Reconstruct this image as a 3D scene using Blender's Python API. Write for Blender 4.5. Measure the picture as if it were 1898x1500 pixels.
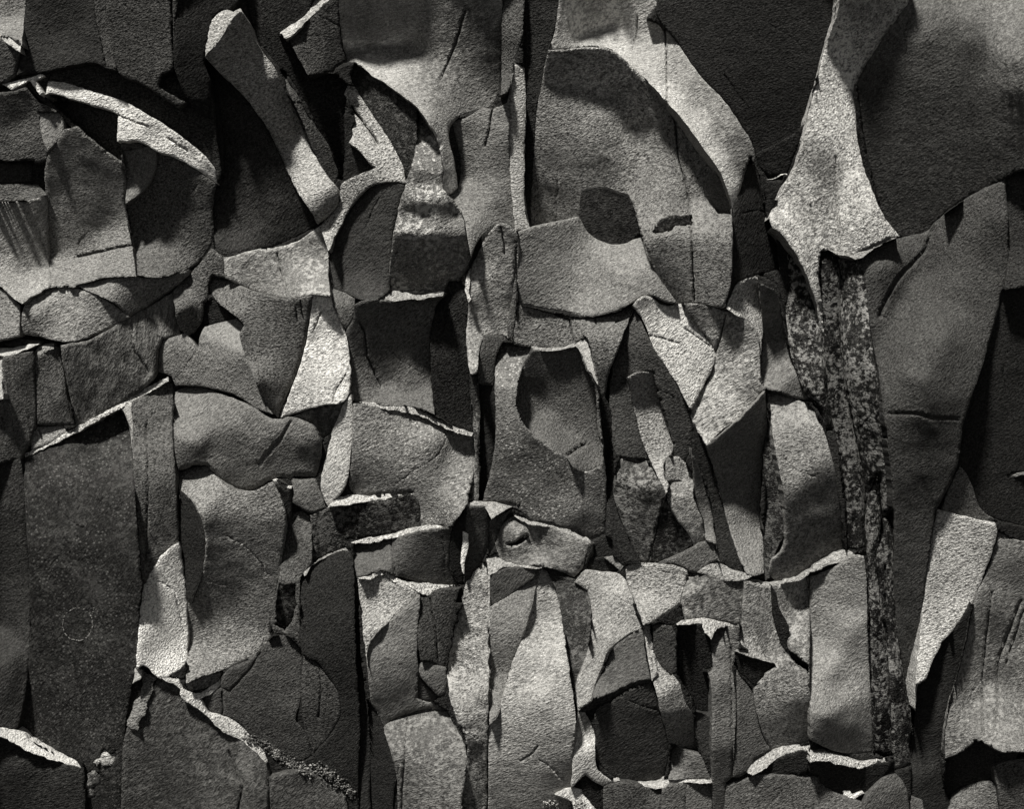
import bpy, math, random
import numpy as np
from mathutils import Vector, Matrix
from mathutils.geometry import delaunay_2d_cdt

random.seed(7)
for o in list(bpy.data.objects):
    bpy.data.objects.remove(o)
SC = bpy.context.scene
COL = SC.collection

# ---------------------------------------------------------------- camera
W, H = 1898.0, 1500.0          # drawing grid of the cliff survey (1 unit = 1.6 mm)
S = 0.0016
CX, CZ = 949.0, 750.0
DIST = 5.0
ZC = 1.50                      # eye height
cam = bpy.data.cameras.new("camera")
cam.sensor_fit = 'HORIZONTAL'
cam.sensor_width = 36.0
cam.lens = 36.0 * DIST / (W * S)
cam.clip_end = 500.0
co = bpy.data.objects.new("camera", cam)
co.location = (0, -DIST, ZC)
co.rotation_euler = (math.radians(90), 0, 0)
COL.objects.link(co)
SC.camera = co

# ---------------------------------------------------------------- light
SUN_EL, SUN_AZ = math.radians(54), math.radians(24)      # azimuth: left of the camera
SUN = 5.0
L = np.array([-math.sin(SUN_AZ) * math.cos(SUN_EL),
              -math.cos(SUN_AZ) * math.cos(SUN_EL), math.sin(SUN_EL)])
wd = bpy.data.worlds.new("World")
SC.world = wd
wd.use_nodes = True
nt = wd.node_tree
bg = nt.nodes['Background']
sky = nt.nodes.new('ShaderNodeTexSky')
sky.sky_type = 'NISHITA'
sky.sun_disc = False
sky.sun_elevation = SUN_EL
sky.sun_rotation = math.atan2(L[0], L[1])
sky.air_density = 0.5                                   # thin clear air: a dark sky
sky.dust_density = 0.3
bw = nt.nodes.new('ShaderNodeRGBToBW')                  # black-and-white photograph
nt.links.new(sky.outputs[0], bw.inputs[0])
nt.links.new(bw.outputs[0], bg.inputs[0])
bg.inputs[1].default_value = 0.05
sl = bpy.data.lights.new("sun", 'SUN')
sl.energy = SUN
sl.angle = math.radians(5)
sl.color = (1.0, 0.985, 0.95)
so = bpy.data.objects.new("sun", sl)
so.rotation_euler = Vector((-L[0], -L[1], -L[2])).to_track_quat('-Z', 'Y').to_euler()
so.location = (-3, -6, 8)
COL.objects.link(so)
vs = SC.view_settings
vs.view_transform = 'Standard'
vs.look = 'None'
vs.gamma = 1.0
vs.use_curve_mapping = False
EXPO = 0.6
vs.exposure = 0.85

KLUM = SUN * (2 ** EXPO) / math.pi      # luminance of a white face square to the sun
AMB = 0.055                             # share of sky light on an open face

# ---------------------------------------------------------------- material
def rock_material():
    m = bpy.data.materials.new("weathered_stone")
    m.use_nodes = True
    t = m.node_tree
    N, Lk = t.nodes, t.links
    b = N['Principled BSDF']
    b.inputs['Roughness'].default_value = 0.85
    b.inputs['Specular IOR Level'].default_value = 0.03
    geo = N.new('ShaderNodeNewGeometry')
    inf = N.new('ShaderNodeObjectInfo')
    sep = N.new('ShaderNodeSeparateColor')
    Lk.new(inf.outputs['Color'], sep.inputs[0])
    alb, crust, ang, strk = sep.outputs[0], sep.outputs[1], sep.outputs[2], inf.outputs['Alpha']

    def math_(op, a, b_=None, c=None):
        n = N.new('ShaderNodeMath'); n.operation = op
        for i, v in enumerate((a, b_, c)):
            if v is None: continue
            if isinstance(v, (int, float)): n.inputs[i].default_value = v
            else: Lk.new(v, n.inputs[i])
        return n.outputs[0]
    def noise(vec, scale, det=3.0, rough=0.55):
        n = N.new('ShaderNodeTexNoise')
        n.inputs['Scale'].default_value = scale
        n.inputs['Detail'].default_value = det
        n.inputs['Roughness'].default_value = rough
        Lk.new(vec, n.inputs['Vector'])
        return n.outputs['Fac']
    def ramp(v, lo, hi):
        n = N.new('ShaderNodeMapRange')
        n.inputs[1].default_value = lo; n.inputs[2].default_value = hi
        Lk.new(v, n.inputs[0])
        return n.outputs[0]
    # per-stone offset so that no two stones share a pattern
    off = N.new('ShaderNodeVectorMath'); off.operation = 'MULTIPLY_ADD'
    comb = N.new('ShaderNodeCombineXYZ')
    for i in range(3): Lk.new(inf.outputs['Random'], comb.inputs[i])
    off.inputs[1].default_value = (13.0, 7.0, 29.0)
    Lk.new(comb.outputs[0], off.inputs[0]); Lk.new(geo.outputs['Position'], off.inputs[2])
    pos = off.outputs[0]
    # grain direction turned per stone
    rot = N.new('ShaderNodeVectorRotate'); rot.rotation_type = 'Y_AXIS'
    Lk.new(pos, rot.inputs['Vector']); Lk.new(math_('MULTIPLY', ang, 6.2832), rot.inputs['Angle'])
    st = N.new('ShaderNodeVectorMath'); st.operation = 'MULTIPLY'
    st.inputs[1].default_value = (0.62, 0.9, 1.0)
    Lk.new(rot.outputs[0], st.inputs[0])
    grain = noise(st.outputs[0], 205, 2.0, 0.6)
    coarse = noise(st.outputs[0], 70, 2.0, 0.6)
    fine = noise(pos, 430, 1.0, 0.6)
    big = noise(pos, 5.0, 4.0, 0.55)
    fs = N.new('ShaderNodeVectorMath'); fs.operation = 'MULTIPLY'; fs.inputs[1].default_value = (0.40, 0.8, 1.0)
    Lk.new(rot.outputs[0], fs.inputs[0])
    fibre = noise(fs.outputs[0], 190, 2.0, 0.62)
    rnd2 = math_('FRACT', math_('MULTIPLY', inf.outputs['Random'], 7.13))
    rnd3 = math_('FRACT', math_('MULTIPLY', inf.outputs['Random'], 13.7))
    patch = noise(pos, 11.0, 3.0, 0.6)
    gm = math_('MULTIPLY', ramp(math_('ADD', rnd3, math_('MULTIPLY', math_('SUBTRACT', patch, 0.5), 1.2)), 0.35, 0.75), 0.65)
    grain = math_('ADD', math_('MULTIPLY', grain, math_('SUBTRACT', 1.0, gm)), math_('MULTIPLY', fibre, gm))
    gamp = math_('MULTIPLY', math_('ADD', 0.85, math_('MULTIPLY', rnd2, 0.6)), math_('ADD', 0.55, math_('MULTIPLY', patch, 0.9)))
    mid = noise(pos, 22.0, 4.0, 0.6)
    # vertical streaks / stains
    vs_ = N.new('ShaderNodeVectorMath'); vs_.operation = 'MULTIPLY'
    vs_.inputs[1].default_value = (1.0, 1.0, 0.16)
    Lk.new(pos, vs_.inputs[0])
    streak = noise(vs_.outputs[0], 42, 3.0, 0.65)
    # pale crust in clotted patches
    clot = noise(pos, 70, 4.0, 0.72)
    clot2 = noise(pos, 9.0, 3.0, 0.6)
    cl = math_('MULTIPLY', ramp(math_('ADD', math_('MULTIPLY', clot, 0.65), math_('MULTIPLY', clot2, 0.35)), 0.49, 0.555), crust)
    # scattered pits, their shade painted as dark dots without relief
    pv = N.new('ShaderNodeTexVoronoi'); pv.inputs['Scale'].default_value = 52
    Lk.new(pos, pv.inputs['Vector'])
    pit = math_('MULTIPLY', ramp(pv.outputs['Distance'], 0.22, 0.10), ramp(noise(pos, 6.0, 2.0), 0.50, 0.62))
    # white crystal specks
    vor = N.new('ShaderNodeTexVoronoi'); vor.inputs['Scale'].default_value = 85
    Lk.new(pos, vor.inputs['Vector'])
    spk = math_('MULTIPLY', ramp(vor.outputs['Distance'], 0.34, 0.16), ramp(noise(pos, 7.0, 2.0), 0.38, 0.55))
    spk = math_('MULTIPLY', spk, math_('MULTIPLY', math_('MAXIMUM', math_('SUBTRACT', strk, 2.0), 0.0), 1.0))
    strk = math_('MULTIPLY', math_('LESS_THAN', strk, 1.5), strk)
    # colour
    v = math_('ADD', 0.62, math_('MULTIPLY', big, 0.48))
    v = math_('MULTIPLY', v, math_('ADD', 0.66, math_('MULTIPLY', mid, 0.48)))
    v = math_('MULTIPLY', v, math_('ADD', 1.0, math_('MULTIPLY', math_('MULTIPLY', math_('SUBTRACT', ramp(grain, 0.3, 0.7), 0.5), 1.25), gamp)))
    v = math_('MULTIPLY', v, math_('ADD', 0.58, math_('MULTIPLY', ramp(fine, 0.28, 0.72), 0.86)))
    v = math_('MULTIPLY', v, math_('SUBTRACT', 1.0, math_('MULTIPLY', ramp(streak, 0.62, 0.42), math_('MULTIPLY', strk, 0.75))))
    v = math_('MULTIPLY', v, math_('SUBTRACT', 1.0, math_('MULTIPLY', crust, 0.40)))
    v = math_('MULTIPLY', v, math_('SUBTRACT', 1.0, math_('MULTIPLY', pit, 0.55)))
    att = N.new('ShaderNodeAttribute'); att.attribute_name = 'stain'  # part real stain, part leftover light and shade put into the colour
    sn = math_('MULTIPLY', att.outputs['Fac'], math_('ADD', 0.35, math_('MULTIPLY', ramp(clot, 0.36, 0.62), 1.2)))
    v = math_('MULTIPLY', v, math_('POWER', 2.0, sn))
    speck = ramp(fine, 0.60, 0.74)  # fine bright dots: grain highlights painted into the colour
    v = math_('MULTIPLY', alb, v)
    pale = math_('MAXIMUM', math_('MULTIPLY', alb, 1.9), 0.21)
    v = math_('ADD', math_('MULTIPLY', v, math_('SUBTRACT', 1.0, cl)), math_('MULTIPLY', math_('MULTIPLY', pale, cl), math_('ADD', 0.6, math_('MULTIPLY', fine, 0.8))))
    v = math_('ADD', v, math_('MULTIPLY', spk, math_('ADD', 0.07, math_('MULTIPLY', alb, 1.3))))
    v = math_('ADD', v, math_('MULTIPLY', math_('MULTIPLY', speck, gamp), math_('ADD', 0.016, math_('MULTIPLY', alb, 0.40))))
    v = math_('MINIMUM', v, 0.78)
    tint = N.new('ShaderNodeVectorMath'); tint.operation = 'SCALE'
    tint.inputs[0].default_value = (1.0, 0.975, 0.915)
    Lk.new(v, tint.inputs['Scale'])
    Lk.new(tint.outputs[0], b.inputs['Base Color'])
    # relief
    hgt = math_('MULTIPLY', math_('ADD', math_('MULTIPLY', grain, 1.7), math_('MULTIPLY', coarse, 0.9)), gamp)
    hgt = math_('ADD', hgt, math_('MULTIPLY', cl, 0.5))
    hgt = math_('ADD', hgt, math_('MULTIPLY', streak, math_('MULTIPLY', strk, 2.5)))
    bp = N.new('ShaderNodeBump')
    bp.inputs['Strength'].default_value = 1.0
    bp.inputs['Distance'].default_value = 0.0042
    Lk.new(hgt, bp.inputs['Height'])
    Lk.new(bp.outputs[0], b.inputs['Normal'])
    return m
ROCK = rock_material()

# ---------------------------------------------------------------- survey tables
PIECES = []
TONE_IN = (0, 12, 28, 40, 60, 78, 92, 110, 142, 170, 205)
TONE_OUT = (16, 22, 33, 44, 72, 98, 126, 147, 177, 200, 224)
def _pts(s):
    return [tuple(float(a) for a in p.split(',')) for p in s.split()]
def _add(parent, name, label, cat, poly, tones, kw):
    poly = _pts(poly)
    if isinstance(tones, (int, float)):
        tn = [(0.0, 0.0, float(tones))]
    else:
        tn = [tuple(float(a) for a in p.split(',')) for p in tones.split()]
    tn = [(x_, y_, float(np.interp(t_, TONE_IN, TONE_OUT))) for x_, y_, t_ in tn]
    d = dict(id=len(PIECES), parent=parent, name=name, label=label, cat=cat, poly=poly, tones=tn,
             lift=None, rim=1.8, drop=1.5, alb=None, crust=0.0, streak=0.0, rough=0.8, bumpy=1.0,
             cr=[], ang=None, group=None, rib=None, deep=None, stain=0.0, wl=1.0)
    d.update(kw)
    PIECES.append(d)
    return d['id']
def T(name, cat, label, poly, tones, **kw):      # a thing
    return _add(None, name, label, cat, poly, tones, kw)
def Q(parent, name, poly, tones, **kw):          # a part of a thing (or of the cliff: parent -1)
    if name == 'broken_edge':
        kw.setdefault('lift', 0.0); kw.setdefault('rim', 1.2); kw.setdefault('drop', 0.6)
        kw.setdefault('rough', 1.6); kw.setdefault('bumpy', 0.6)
    return _add(parent, name, kw.pop('label', None), None, poly, tones, kw)
CLIFF = -1

# ================================================================= the cliff, back to front
# ---- recesses behind everything
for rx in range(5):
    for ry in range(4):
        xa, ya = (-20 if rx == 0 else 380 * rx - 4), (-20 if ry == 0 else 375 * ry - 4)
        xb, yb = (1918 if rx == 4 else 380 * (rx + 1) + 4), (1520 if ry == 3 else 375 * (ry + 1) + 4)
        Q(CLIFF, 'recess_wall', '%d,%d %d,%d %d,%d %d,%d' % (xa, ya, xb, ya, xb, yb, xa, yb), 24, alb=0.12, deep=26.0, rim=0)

# ---- upper left
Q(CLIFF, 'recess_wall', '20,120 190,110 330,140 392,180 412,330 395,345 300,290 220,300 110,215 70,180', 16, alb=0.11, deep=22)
a = T('rock', 'rock', 'dark slab at the top, deep shadow over the long pale curved rim along its foot', '62,-20 197,-20 199,40 218,130 200,128 181,118 85,133 30,140 40,85', '120,20,32 120,90,48 170,60,42 60,120,40')
Q(a, 'facet', '165,-20 197,-20 203,50 218,130 196,122 188,80 178,30', '185,20,48 205,100,56', lift=2)
T('rock', 'rock', 'dark slab at the top edge left of the leaning slab, cut by a slanting crack', '197,-20 351,-20 331,72 324,128 300,140 293,160 345,190 330,200 262,155 222,137 214,115 200,45', '260,40,48 290,110,52 240,120,45 320,170,40', cr=[(2.5, 5, '318,0 320,80 324,128')])
T('rock', 'rock', 'near-black slab behind the broken tip of the leaning slab', '351,-20 452,-20 440,5 400,40 380,100 378,110 390,150 388,220 360,200 324,128 322,80', '400,10,42 350,60,40 360,100,32 360,160,32 375,200,18')
a = T('stone_block', 'stone', 'small pale-bottomed stone in the top left corner', '-20,-20 62,-20 40,84 0,72 -20,64', '10,10,70 10,60,130 45,75,150', wl=4.0)
Q(a, 'broken_edge', '0,68 22,70 40,82 37,96 18,85', 195)
T('stone_block', 'stone', 'small dark stone below the white chip at the left edge', '-20,66 0,72 18,85 37,96 29,140 0,157 -20,162', 45)
# curved rim and stones below it
a = T('round_stone', 'stone', 'dark rounded stone at the left edge below the pale rim', '-20,155 25,168 48,160 75,190 105,205 118,230 112,258 88,296 60,302 35,304 0,297 -20,295', '20,200,32 50,250,65 70,290,50 20,280,55')
Q(a, 'facet', '72,208 110,208 118,235 115,255 88,280 78,255', 85, lift=2)
T('rock', 'rock', 'tall slab left of the hanging slab, dark above and pale at its foot', '118,240 150,235 185,262 222,290 232,330 233,378 238,420 248,480 252,512 215,515 165,522 130,535 92,535 88,480 86,400 84,360 86,300', '140,280,40 150,330,45 180,400,50 130,440,58 205,452,105 160,500,125 110,515,130 230,500,105', cr=[(3, 6, '145,476 180,468 215,460 245,454')])
T('rock', 'rock', 'slab at the left edge, grey above with a white lower lip', '-20,370 45,371 87,362 88,400 90,480 95,535 62,548 40,563 20,550 0,530 -20,515', '40,400,60 40,450,58 40,495,70 30,530,150 70,530,150 10,515,115', wl=3.0)
T('stone_flake', 'flake', 'thin grey flake under the black square hole at the left edge', '-20,345 70,341 87,362 45,370 -20,373', '30,350,58 40,364,85', lift=-3, drop=0.5)
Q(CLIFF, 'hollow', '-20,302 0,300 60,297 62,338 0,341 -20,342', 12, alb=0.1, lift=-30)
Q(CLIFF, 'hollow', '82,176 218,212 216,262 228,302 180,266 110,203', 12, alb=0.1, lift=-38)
a = T('rock', 'rock', 'dark hanging slab with rounded foot below the right end of the curved rim', '225,262 256,264 288,280 333,297 373,321 402,341 402,350 397,390 397,440 392,458 375,480 350,498 325,510 285,514 253,510 249,480 243,430 235,380 232,330 226,300', '280,330,26 340,360,20 300,420,60 290,470,88 300,500,80 370,430,35 255,380,45', lift=8)
Q(a, 'facet', '226,280 233,315 233,378 256,362 275,344 288,315 291,285 280,270', '260,290,28 270,320,40 240,365,75', lift=4)
a = T('curved_rock', 'rock', 'long pale curved stone rim arcing across the upper left', '90,150 115,152 144,160 203,179 229,187 267,208 307,232 347,261 384,293 400,317 402,340 373,320 333,296 288,279 256,261 236,262 217,261 218,232 219,213 205,205 171,195 133,183 93,173 84,175', '120,160,140 120,175,165 200,190,125 200,203,150 240,235,155 290,235,105 300,262,140 350,275,95 350,295,125 390,320,90', lift=14, wl=6.0, alb=0.4, crust=0.15, bumpy=0.6, cr=[(1.6, 3, '219,213 245,224 275,235'), (1.6, 3, '310,255 345,278')], part='face', stain=1.0)
Q(a, 'chip', '2,155 22,166 38,158 54,149 75,176 80,170 66,148 84,141 76,136 55,143', 150, lift=10, wl=4.0, alb=0.38)
# stones under
T('stone_block', 'stone', 'small grey stone at the left edge beside the oval stone', '-20,530 0,534 37,566 36,622 20,628 -20,640', 98, crust=0.3)
T('oval_stone', 'stone', 'pale oval stone with a dark crack at its right, left side', '45,566 64,550 96,534 133,534 165,542 208,563 240,587 213,603 173,622 139,633 112,633 61,622 40,620 40,590', '60,555,135 100,560,92 140,590,100 120,620,100 55,600,70 190,585,80 85,545,120')
T('rounded_stone', 'stone', 'grey rounded stone under the foot of the hanging slab', '140,530 170,522 203,515 253,514 300,514 350,500 352,510 320,534 267,571 239,586 208,560 170,543', '190,530,85 250,530,75 250,560,70 300,525,60 180,525,110')
T('stone_flake', 'flake', 'thin lens-shaped flake in the dark joint above the white ledge, left edge', '8,638 30,629 60,630 85,634 50,641 20,643', 75, lift=2)
a = T('upright_rock', 'rock', 'dark column at the left edge under a bright white top ledge', '-20,664 5,660 65,650 65,790 58,820 40,848 38,900 -20,920', '20,700,50 50,700,34 20,800,45 55,770,40', streak=0.5)
Q(a, 'facet', '65,652 102,642 112,645 130,760 140,790 68,788', '80,700,48 100,700,68 120,770,50', lift=1, streak=0.5)
Q(a, 'broken_edge', '-20,652 0,646 72,637 45,650 5,662 -20,668', 205)
Q(a, 'broken_edge', '62,656 75,640 102,637 100,646 70,658', 130)
Q(a, 'broken_edge', '-20,667 5,661 5,740 -20,760', 165)
T('ribbed_rock', 'rock', 'dark ribbed slab with a bright slanting top edge, left', '112,640 130,636 155,633 185,620 240,588 290,560 322,540 330,600 335,620 300,630 292,660 290,690 282,705 240,740 150,790 140,790 130,735 118,680', '170,680,52 200,720,50 250,620,72 280,600,68 230,660,52 270,690,62', streak=0.8, rim=3.2, drop=3, ang=0.2, cr=[(3, 3, '243,600 250,650 275,690')])
T('stone_block', 'stone', 'grey stone ending in a dark notch left of the kite-shaped slab', '322,540 350,510 375,483 392,460 415,475 417,515 405,516 390,513 387,535 385,560 380,620 365,645 345,620 332,610 325,575', '400,490,62 370,530,48 340,545,110 360,590,38 372,620,20')
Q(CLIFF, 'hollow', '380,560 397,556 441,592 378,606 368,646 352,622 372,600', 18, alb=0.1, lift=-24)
T('rock', 'rock', 'grey pitted slab with a pale shoulder left of the kite tip', '300,632 343,617 368,645 372,620 380,605 438,591 452,603 450,640 470,690 495,750 505,768 480,760 440,735 400,722 350,715 325,715 318,697 293,690 294,650', '400,612,150 390,640,84 340,625,98 340,680,70 430,690,76 460,730,80 440,625,118', crust=0.15)
T('stained_rock', 'rock', 'pale stained band of rock under the dark central hollow', '415,476 430,475 455,467 490,460 525,456 550,446 585,425 593,420 606,457 611,490 608,500 613,550 600,562 580,549 537,553 494,546 457,534 430,522 417,515', '450,500,85 500,500,92 560,500,125 590,450,90 600,520,125 430,500,95 540,540,115', crust=0.55, cr=[(2, 4, '513,468 522,505 532,548')], stain=1.0)
T('stained_rock', 'rock', 'white crusted slab narrowing upward right of the kite-shaped slab', '580,547 614,550 625,580 640,615 649,665 652,705 646,731 633,748 600,752 560,762 520,775 530,748 545,707 560,665 572,610', '590,580,120 600,640,165 600,700,185 560,740,130 620,720,160 575,620,110', crust=0.4, alb=0.42, cr=[(1.5, 3, '640,695 625,720 615,745'), (1.5, 3, '595,580 582,610')], stain=1.0)
T('stone_wedge', 'stone', 'small grey wedge between the white crusted slab and the black-topped slab', '613,548 618,535 638,542 657,553 654,590 641,611 625,585', '635,550,85 640,590,60', lift=1)
T('kite_rock', 'rock', 'large kite-shaped grey slab pointing down, left of centre', '393,511 419,519 430,522 457,534 494,546 537,553 580,547 577,563 569,617 558,665 542,707 526,747 515,775 505,765 491,750 478,720 462,678 449,643 443,619 454,603 441,590 417,571 395,550 386,534', '400,530,85 420,560,125 480,570,68 540,565,40 500,640,55 462,640,84 470,680,92 500,730,60 560,600,38', wl=2.0, lift=16, rim=3.4, drop=3.2, cr=[(1.6, 3, '545,556 552,595'), (1.5, 3, '556,556 562,590')])

# ---- upper centre left: hollow and leaning slabs
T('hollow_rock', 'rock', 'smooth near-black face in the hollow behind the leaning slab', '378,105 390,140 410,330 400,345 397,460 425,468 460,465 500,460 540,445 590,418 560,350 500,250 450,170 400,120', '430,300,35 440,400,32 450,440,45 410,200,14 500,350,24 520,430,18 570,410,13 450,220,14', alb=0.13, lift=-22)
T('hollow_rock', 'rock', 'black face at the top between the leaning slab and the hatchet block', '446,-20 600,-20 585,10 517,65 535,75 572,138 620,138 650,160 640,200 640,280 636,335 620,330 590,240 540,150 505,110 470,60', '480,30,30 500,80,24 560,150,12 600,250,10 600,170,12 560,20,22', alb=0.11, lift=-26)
T('stone_sliver', 'stone', 'narrow dark sliver alongside the right edge of the leaning slab', '520,128 528,132 537,155 555,181 571,211 590,240 606,264 619,296 627,333 617,347 600,320 585,288 569,248 553,208 537,176', '530,150,78 560,200,52 600,280,42 615,320,25', lift=8, cr=[(1.5, 3, '545,190 556,190 575,220')])
a = T('leaning_rock', 'rock', 'long pale slab leaning diagonally from a broken white tip, upper left', '379,104 403,131 430,155 451,176 470,200 494,237 510,267 523,296 542,336 563,373 577,393 587,414 614,396 625,383 627,362 626,350 610,330 587,293 569,256 553,216 537,184 521,155 513,133 502,115 489,99 470,67 457,35 446,16 435,22 417,55 400,80 382,100', '440,60,48 405,105,80 460,90,80 492,120,112 440,150,76 505,190,90 485,210,66 530,210,104 520,250,74 558,270,130 555,310,125 580,340,145 600,370,108 617,385,66 540,330,112', lift=20, bumpy=0.8)
Q(a, 'broken_edge', '380,103 382,85 390,45 405,25 420,18 432,22 445,14 448,18 432,30 418,55 400,80', '395,50,160 410,30,175 395,85,175', crust=0.5, alb=0.42)
a = T('hatchet_block', 'stone block', 'dark hatchet-shaped block at the top with a white slanting edge', '534,69 560,45 612,0 618,-20 632,-20 630,20 634,80 645,115 625,125 618,135 571,138 555,110', '590,60,38 545,80,72 570,130,72 620,60,26 610,110,32', lift=16)
Q(a, 'broken_edge', '517,61 532,71 542,63 582,25 612,-5 612,-20 585,-20 582,0 571,22 555,37 531,50', 175, crust=0.2)
T('lens_rock', 'rock', 'dark lens-shaped face right of the broken pale shard', '659,118 690,140 720,160 752,185 772,200 775,260 770,300 757,342 745,304 731,277 710,240 686,205 660,165 650,140', '700,190,45 740,230,48 750,280,35 680,160,40', crust=0.25, lift=-6)
T('smooth_rock', 'rock', 'broad dark face at the top, flaring to a pale lower left lip', '630,-20 935,-20 932,60 928,150 922,180 905,200 880,205 840,225 832,240 842,300 849,345 830,368 822,350 818,310 815,275 800,240 773,198 750,180 715,155 690,140 662,118 645,115 634,80', '680,40,36 750,40,40 690,65,40 692,118,160 730,140,160 770,185,130 770,140,120 800,130,90 820,170,85 860,160,70 795,55,65 870,60,40 900,100,34 830,80,45 850,200,75 825,260,75 840,320,72', lift=10, wl=2.5, cr=[(2.6, 5, '862,20 845,80 818,145')], stain=1.0)
T('mottled_rock', 'rock', 'mottled black and white crusted strip below the dark lens', '774,198 790,225 805,248 815,275 820,310 822,350 835,365 850,380 857,400 865,440 872,480 857,515 830,540 800,547 725,550 722,500 730,430 740,380 752,340 765,300 772,260', '790,250,90 790,275,115 785,300,125 810,300,110 780,328,70 812,330,70 770,357,120 805,357,125 760,386,60 795,385,55 835,388,62 750,415,110 790,415,115 850,412,110 750,450,48 790,455,44 840,450,58 830,485,50 760,510,36 790,530,36', crust=0.9, lift=-8, rough=1.2, stain=0.45)
T('rock', 'rock', 'dark bulging slab left of the mottled crusted strip', '700,341 723,337 752,340 740,380 730,420 726,450 722,500 720,540 715,552 690,556 668,555 640,542 618,533 611,500 612,470 622,440 640,405 665,368 682,350', '700,380,42 660,420,45 640,480,50 670,530,72 700,450,35 690,545,78 740,348,20 715,500,30', lift=-4)
T('broken_shard', 'stone shard', 'pale broken shard with a ragged left side beside a black hole, upper centre-left', '646,157 638,173 646,189 654,208 659,227 651,237 654,248 646,264 665,277 681,296 697,311 673,320 649,331 634,340 630,360 627,380 611,398 593,420 598,435 609,465 612,462 619,441 633,417 643,395 662,369 681,350 700,340 723,337 753,339 745,304 731,277 710,240 686,205 667,176 657,160', '690,225,120 660,250,145 700,280,135 730,320,135 690,330,92 650,360,88 625,410,110 605,440,145 655,180,105', lift=18, bumpy=0.7, cr=[(3.5, 9, '652,197 670,222 688,248 700,268')])
T('narrow_rock', 'rock', 'narrow grey broken column at the top beside the black vertical slot', '930,-20 980,-20 972,40 965,75 955,120 950,150 945,165 928,176 930,100', '950,30,70 940,90,36 940,150,88 948,120,60')
T('slot_rock', 'rock', 'dark vertical slot running down from the top left of the arch', '980,-20 1050,-20 1028,67 1017,88 1012,120 1004,165 1000,200 990,300 985,418 976,405 975,300 975,200 970,120 970,40', '1000,110,32 1030,20,40 990,30,22 985,250,22 980,380,18', lift=-16, alb=0.13)
a = T('stone_block', 'stone', 'grey block with a cracked top and a pale strip, left of the arch slot', '838,227 885,205 890,199 915,200 940,190 952,115 970,125 975,200 973,270 972,330 978,400 985,424 960,428 915,418 885,447 873,475 868,450 858,400 840,372 830,362 848,350 853,320 850,280 843,250', '870,240,75 900,220,85 880,300,75 900,360,88 848,366,165 870,400,115 890,420,90 940,300,60 930,380,65', lift=3, cr=[(2.5, 5, '914,200 908,235 900,268')])
Q(a, 'facet', '953,115 972,125 975,190 971,240 972,320 975,400 985,425 955,428 950,380 945,310 944,230 948,160', '960,200,95 962,380,100', lift=2)

# ---- arch and upper right
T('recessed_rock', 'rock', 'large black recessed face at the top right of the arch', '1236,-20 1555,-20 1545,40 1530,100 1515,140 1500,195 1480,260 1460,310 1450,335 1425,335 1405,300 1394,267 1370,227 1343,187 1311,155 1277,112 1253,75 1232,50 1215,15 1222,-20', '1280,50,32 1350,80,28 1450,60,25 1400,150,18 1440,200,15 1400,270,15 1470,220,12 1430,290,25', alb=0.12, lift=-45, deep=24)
T('stone_wedge', 'stone', 'dark triangular stone deep in the notch below the black recess', '1400,285 1440,265 1485,235 1499,213 1480,270 1460,325 1425,330 1410,312', 34, lift=6, alb=0.15)
ar = T('hollowed_rock', 'rock', 'grey hollowed face inside the great pale arch', '1017,92 1050,90 1085,86 1110,87 1140,95 1160,112 1185,135 1215,165 1237,190 1262,217 1287,250 1310,283 1335,318 1345,345 1355,375 1358,410 1358,470 1352,540 1345,560 1340,572 1285,562 1255,565 1240,545 1215,510 1200,480 1100,480 985,450 983,415 982,380 988,300 996,200 1005,150 1012,110', '1040,110,45 1130,120,48 1060,200,80 1100,220,88 1170,180,65 1120,300,65 1050,300,60 1030,380,50 1180,270,90 1210,330,95 1200,400,112 1270,290,80 1230,220,58 1290,350,72 1300,390,112 1330,400,92 1240,480,60 1240,530,50 1320,480,75 1320,540,70', crust=0.35, lift=-8, cr=[(2.2, 7, '1238,190 1252,230 1257,290 1268,335 1276,370 1282,440 1287,555')], stain=1.0)
Q(ar, 'hollow', '1306,344 1317,320 1328,323 1343,344 1354,373 1355,398 1330,396 1312,372', 40, lift=-8, alb=0.13)
Q(ar, 'hollow', '1075,410 1078,350 1110,345 1165,360 1178,390 1189,440 1165,455 1140,460 1112,452 1088,432', '1120,370,56 1130,430,46', lift=-4, alb=0.15, crust=0.1)
Q(ar, 'hollow', '1210,430 1226,406 1250,398 1279,395 1282,417 1253,421 1242,430', '1240,405,40 1250,425,62', lift=-4, rough=3.0, crust=0.4, alb=0.16)
T('curved_rock', 'rock', 'broad pale band of the great arch curving down to the right', '1047,-20 1222,-20 1217,10 1200,35 1231,50 1253,75 1277,112 1311,155 1343,187 1370,227 1394,267 1400,300 1392,345 1376,390 1358,410 1355,375 1345,345 1335,318 1310,283 1287,250 1262,217 1237,190 1215,165 1185,135 1160,112 1140,95 1110,87 1085,86 1050,90 1017,92 1025,70', '1100,20,50 1060,60,62 1080,80,165 1140,86,165 1180,30,90 1200,110,145 1260,130,108 1240,180,165 1300,170,90 1290,235,145 1340,230,88 1325,290,135 1365,270,70 1390,310,42 1348,340,110 1380,360,34', lift=12, alb=0.27, cr=[(2.0, 7, '1233,-60 1233,50 1235,110 1238,190'), (1.6, 3, '1182,30 1180,60 1172,95')], stain=1.0)
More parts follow.
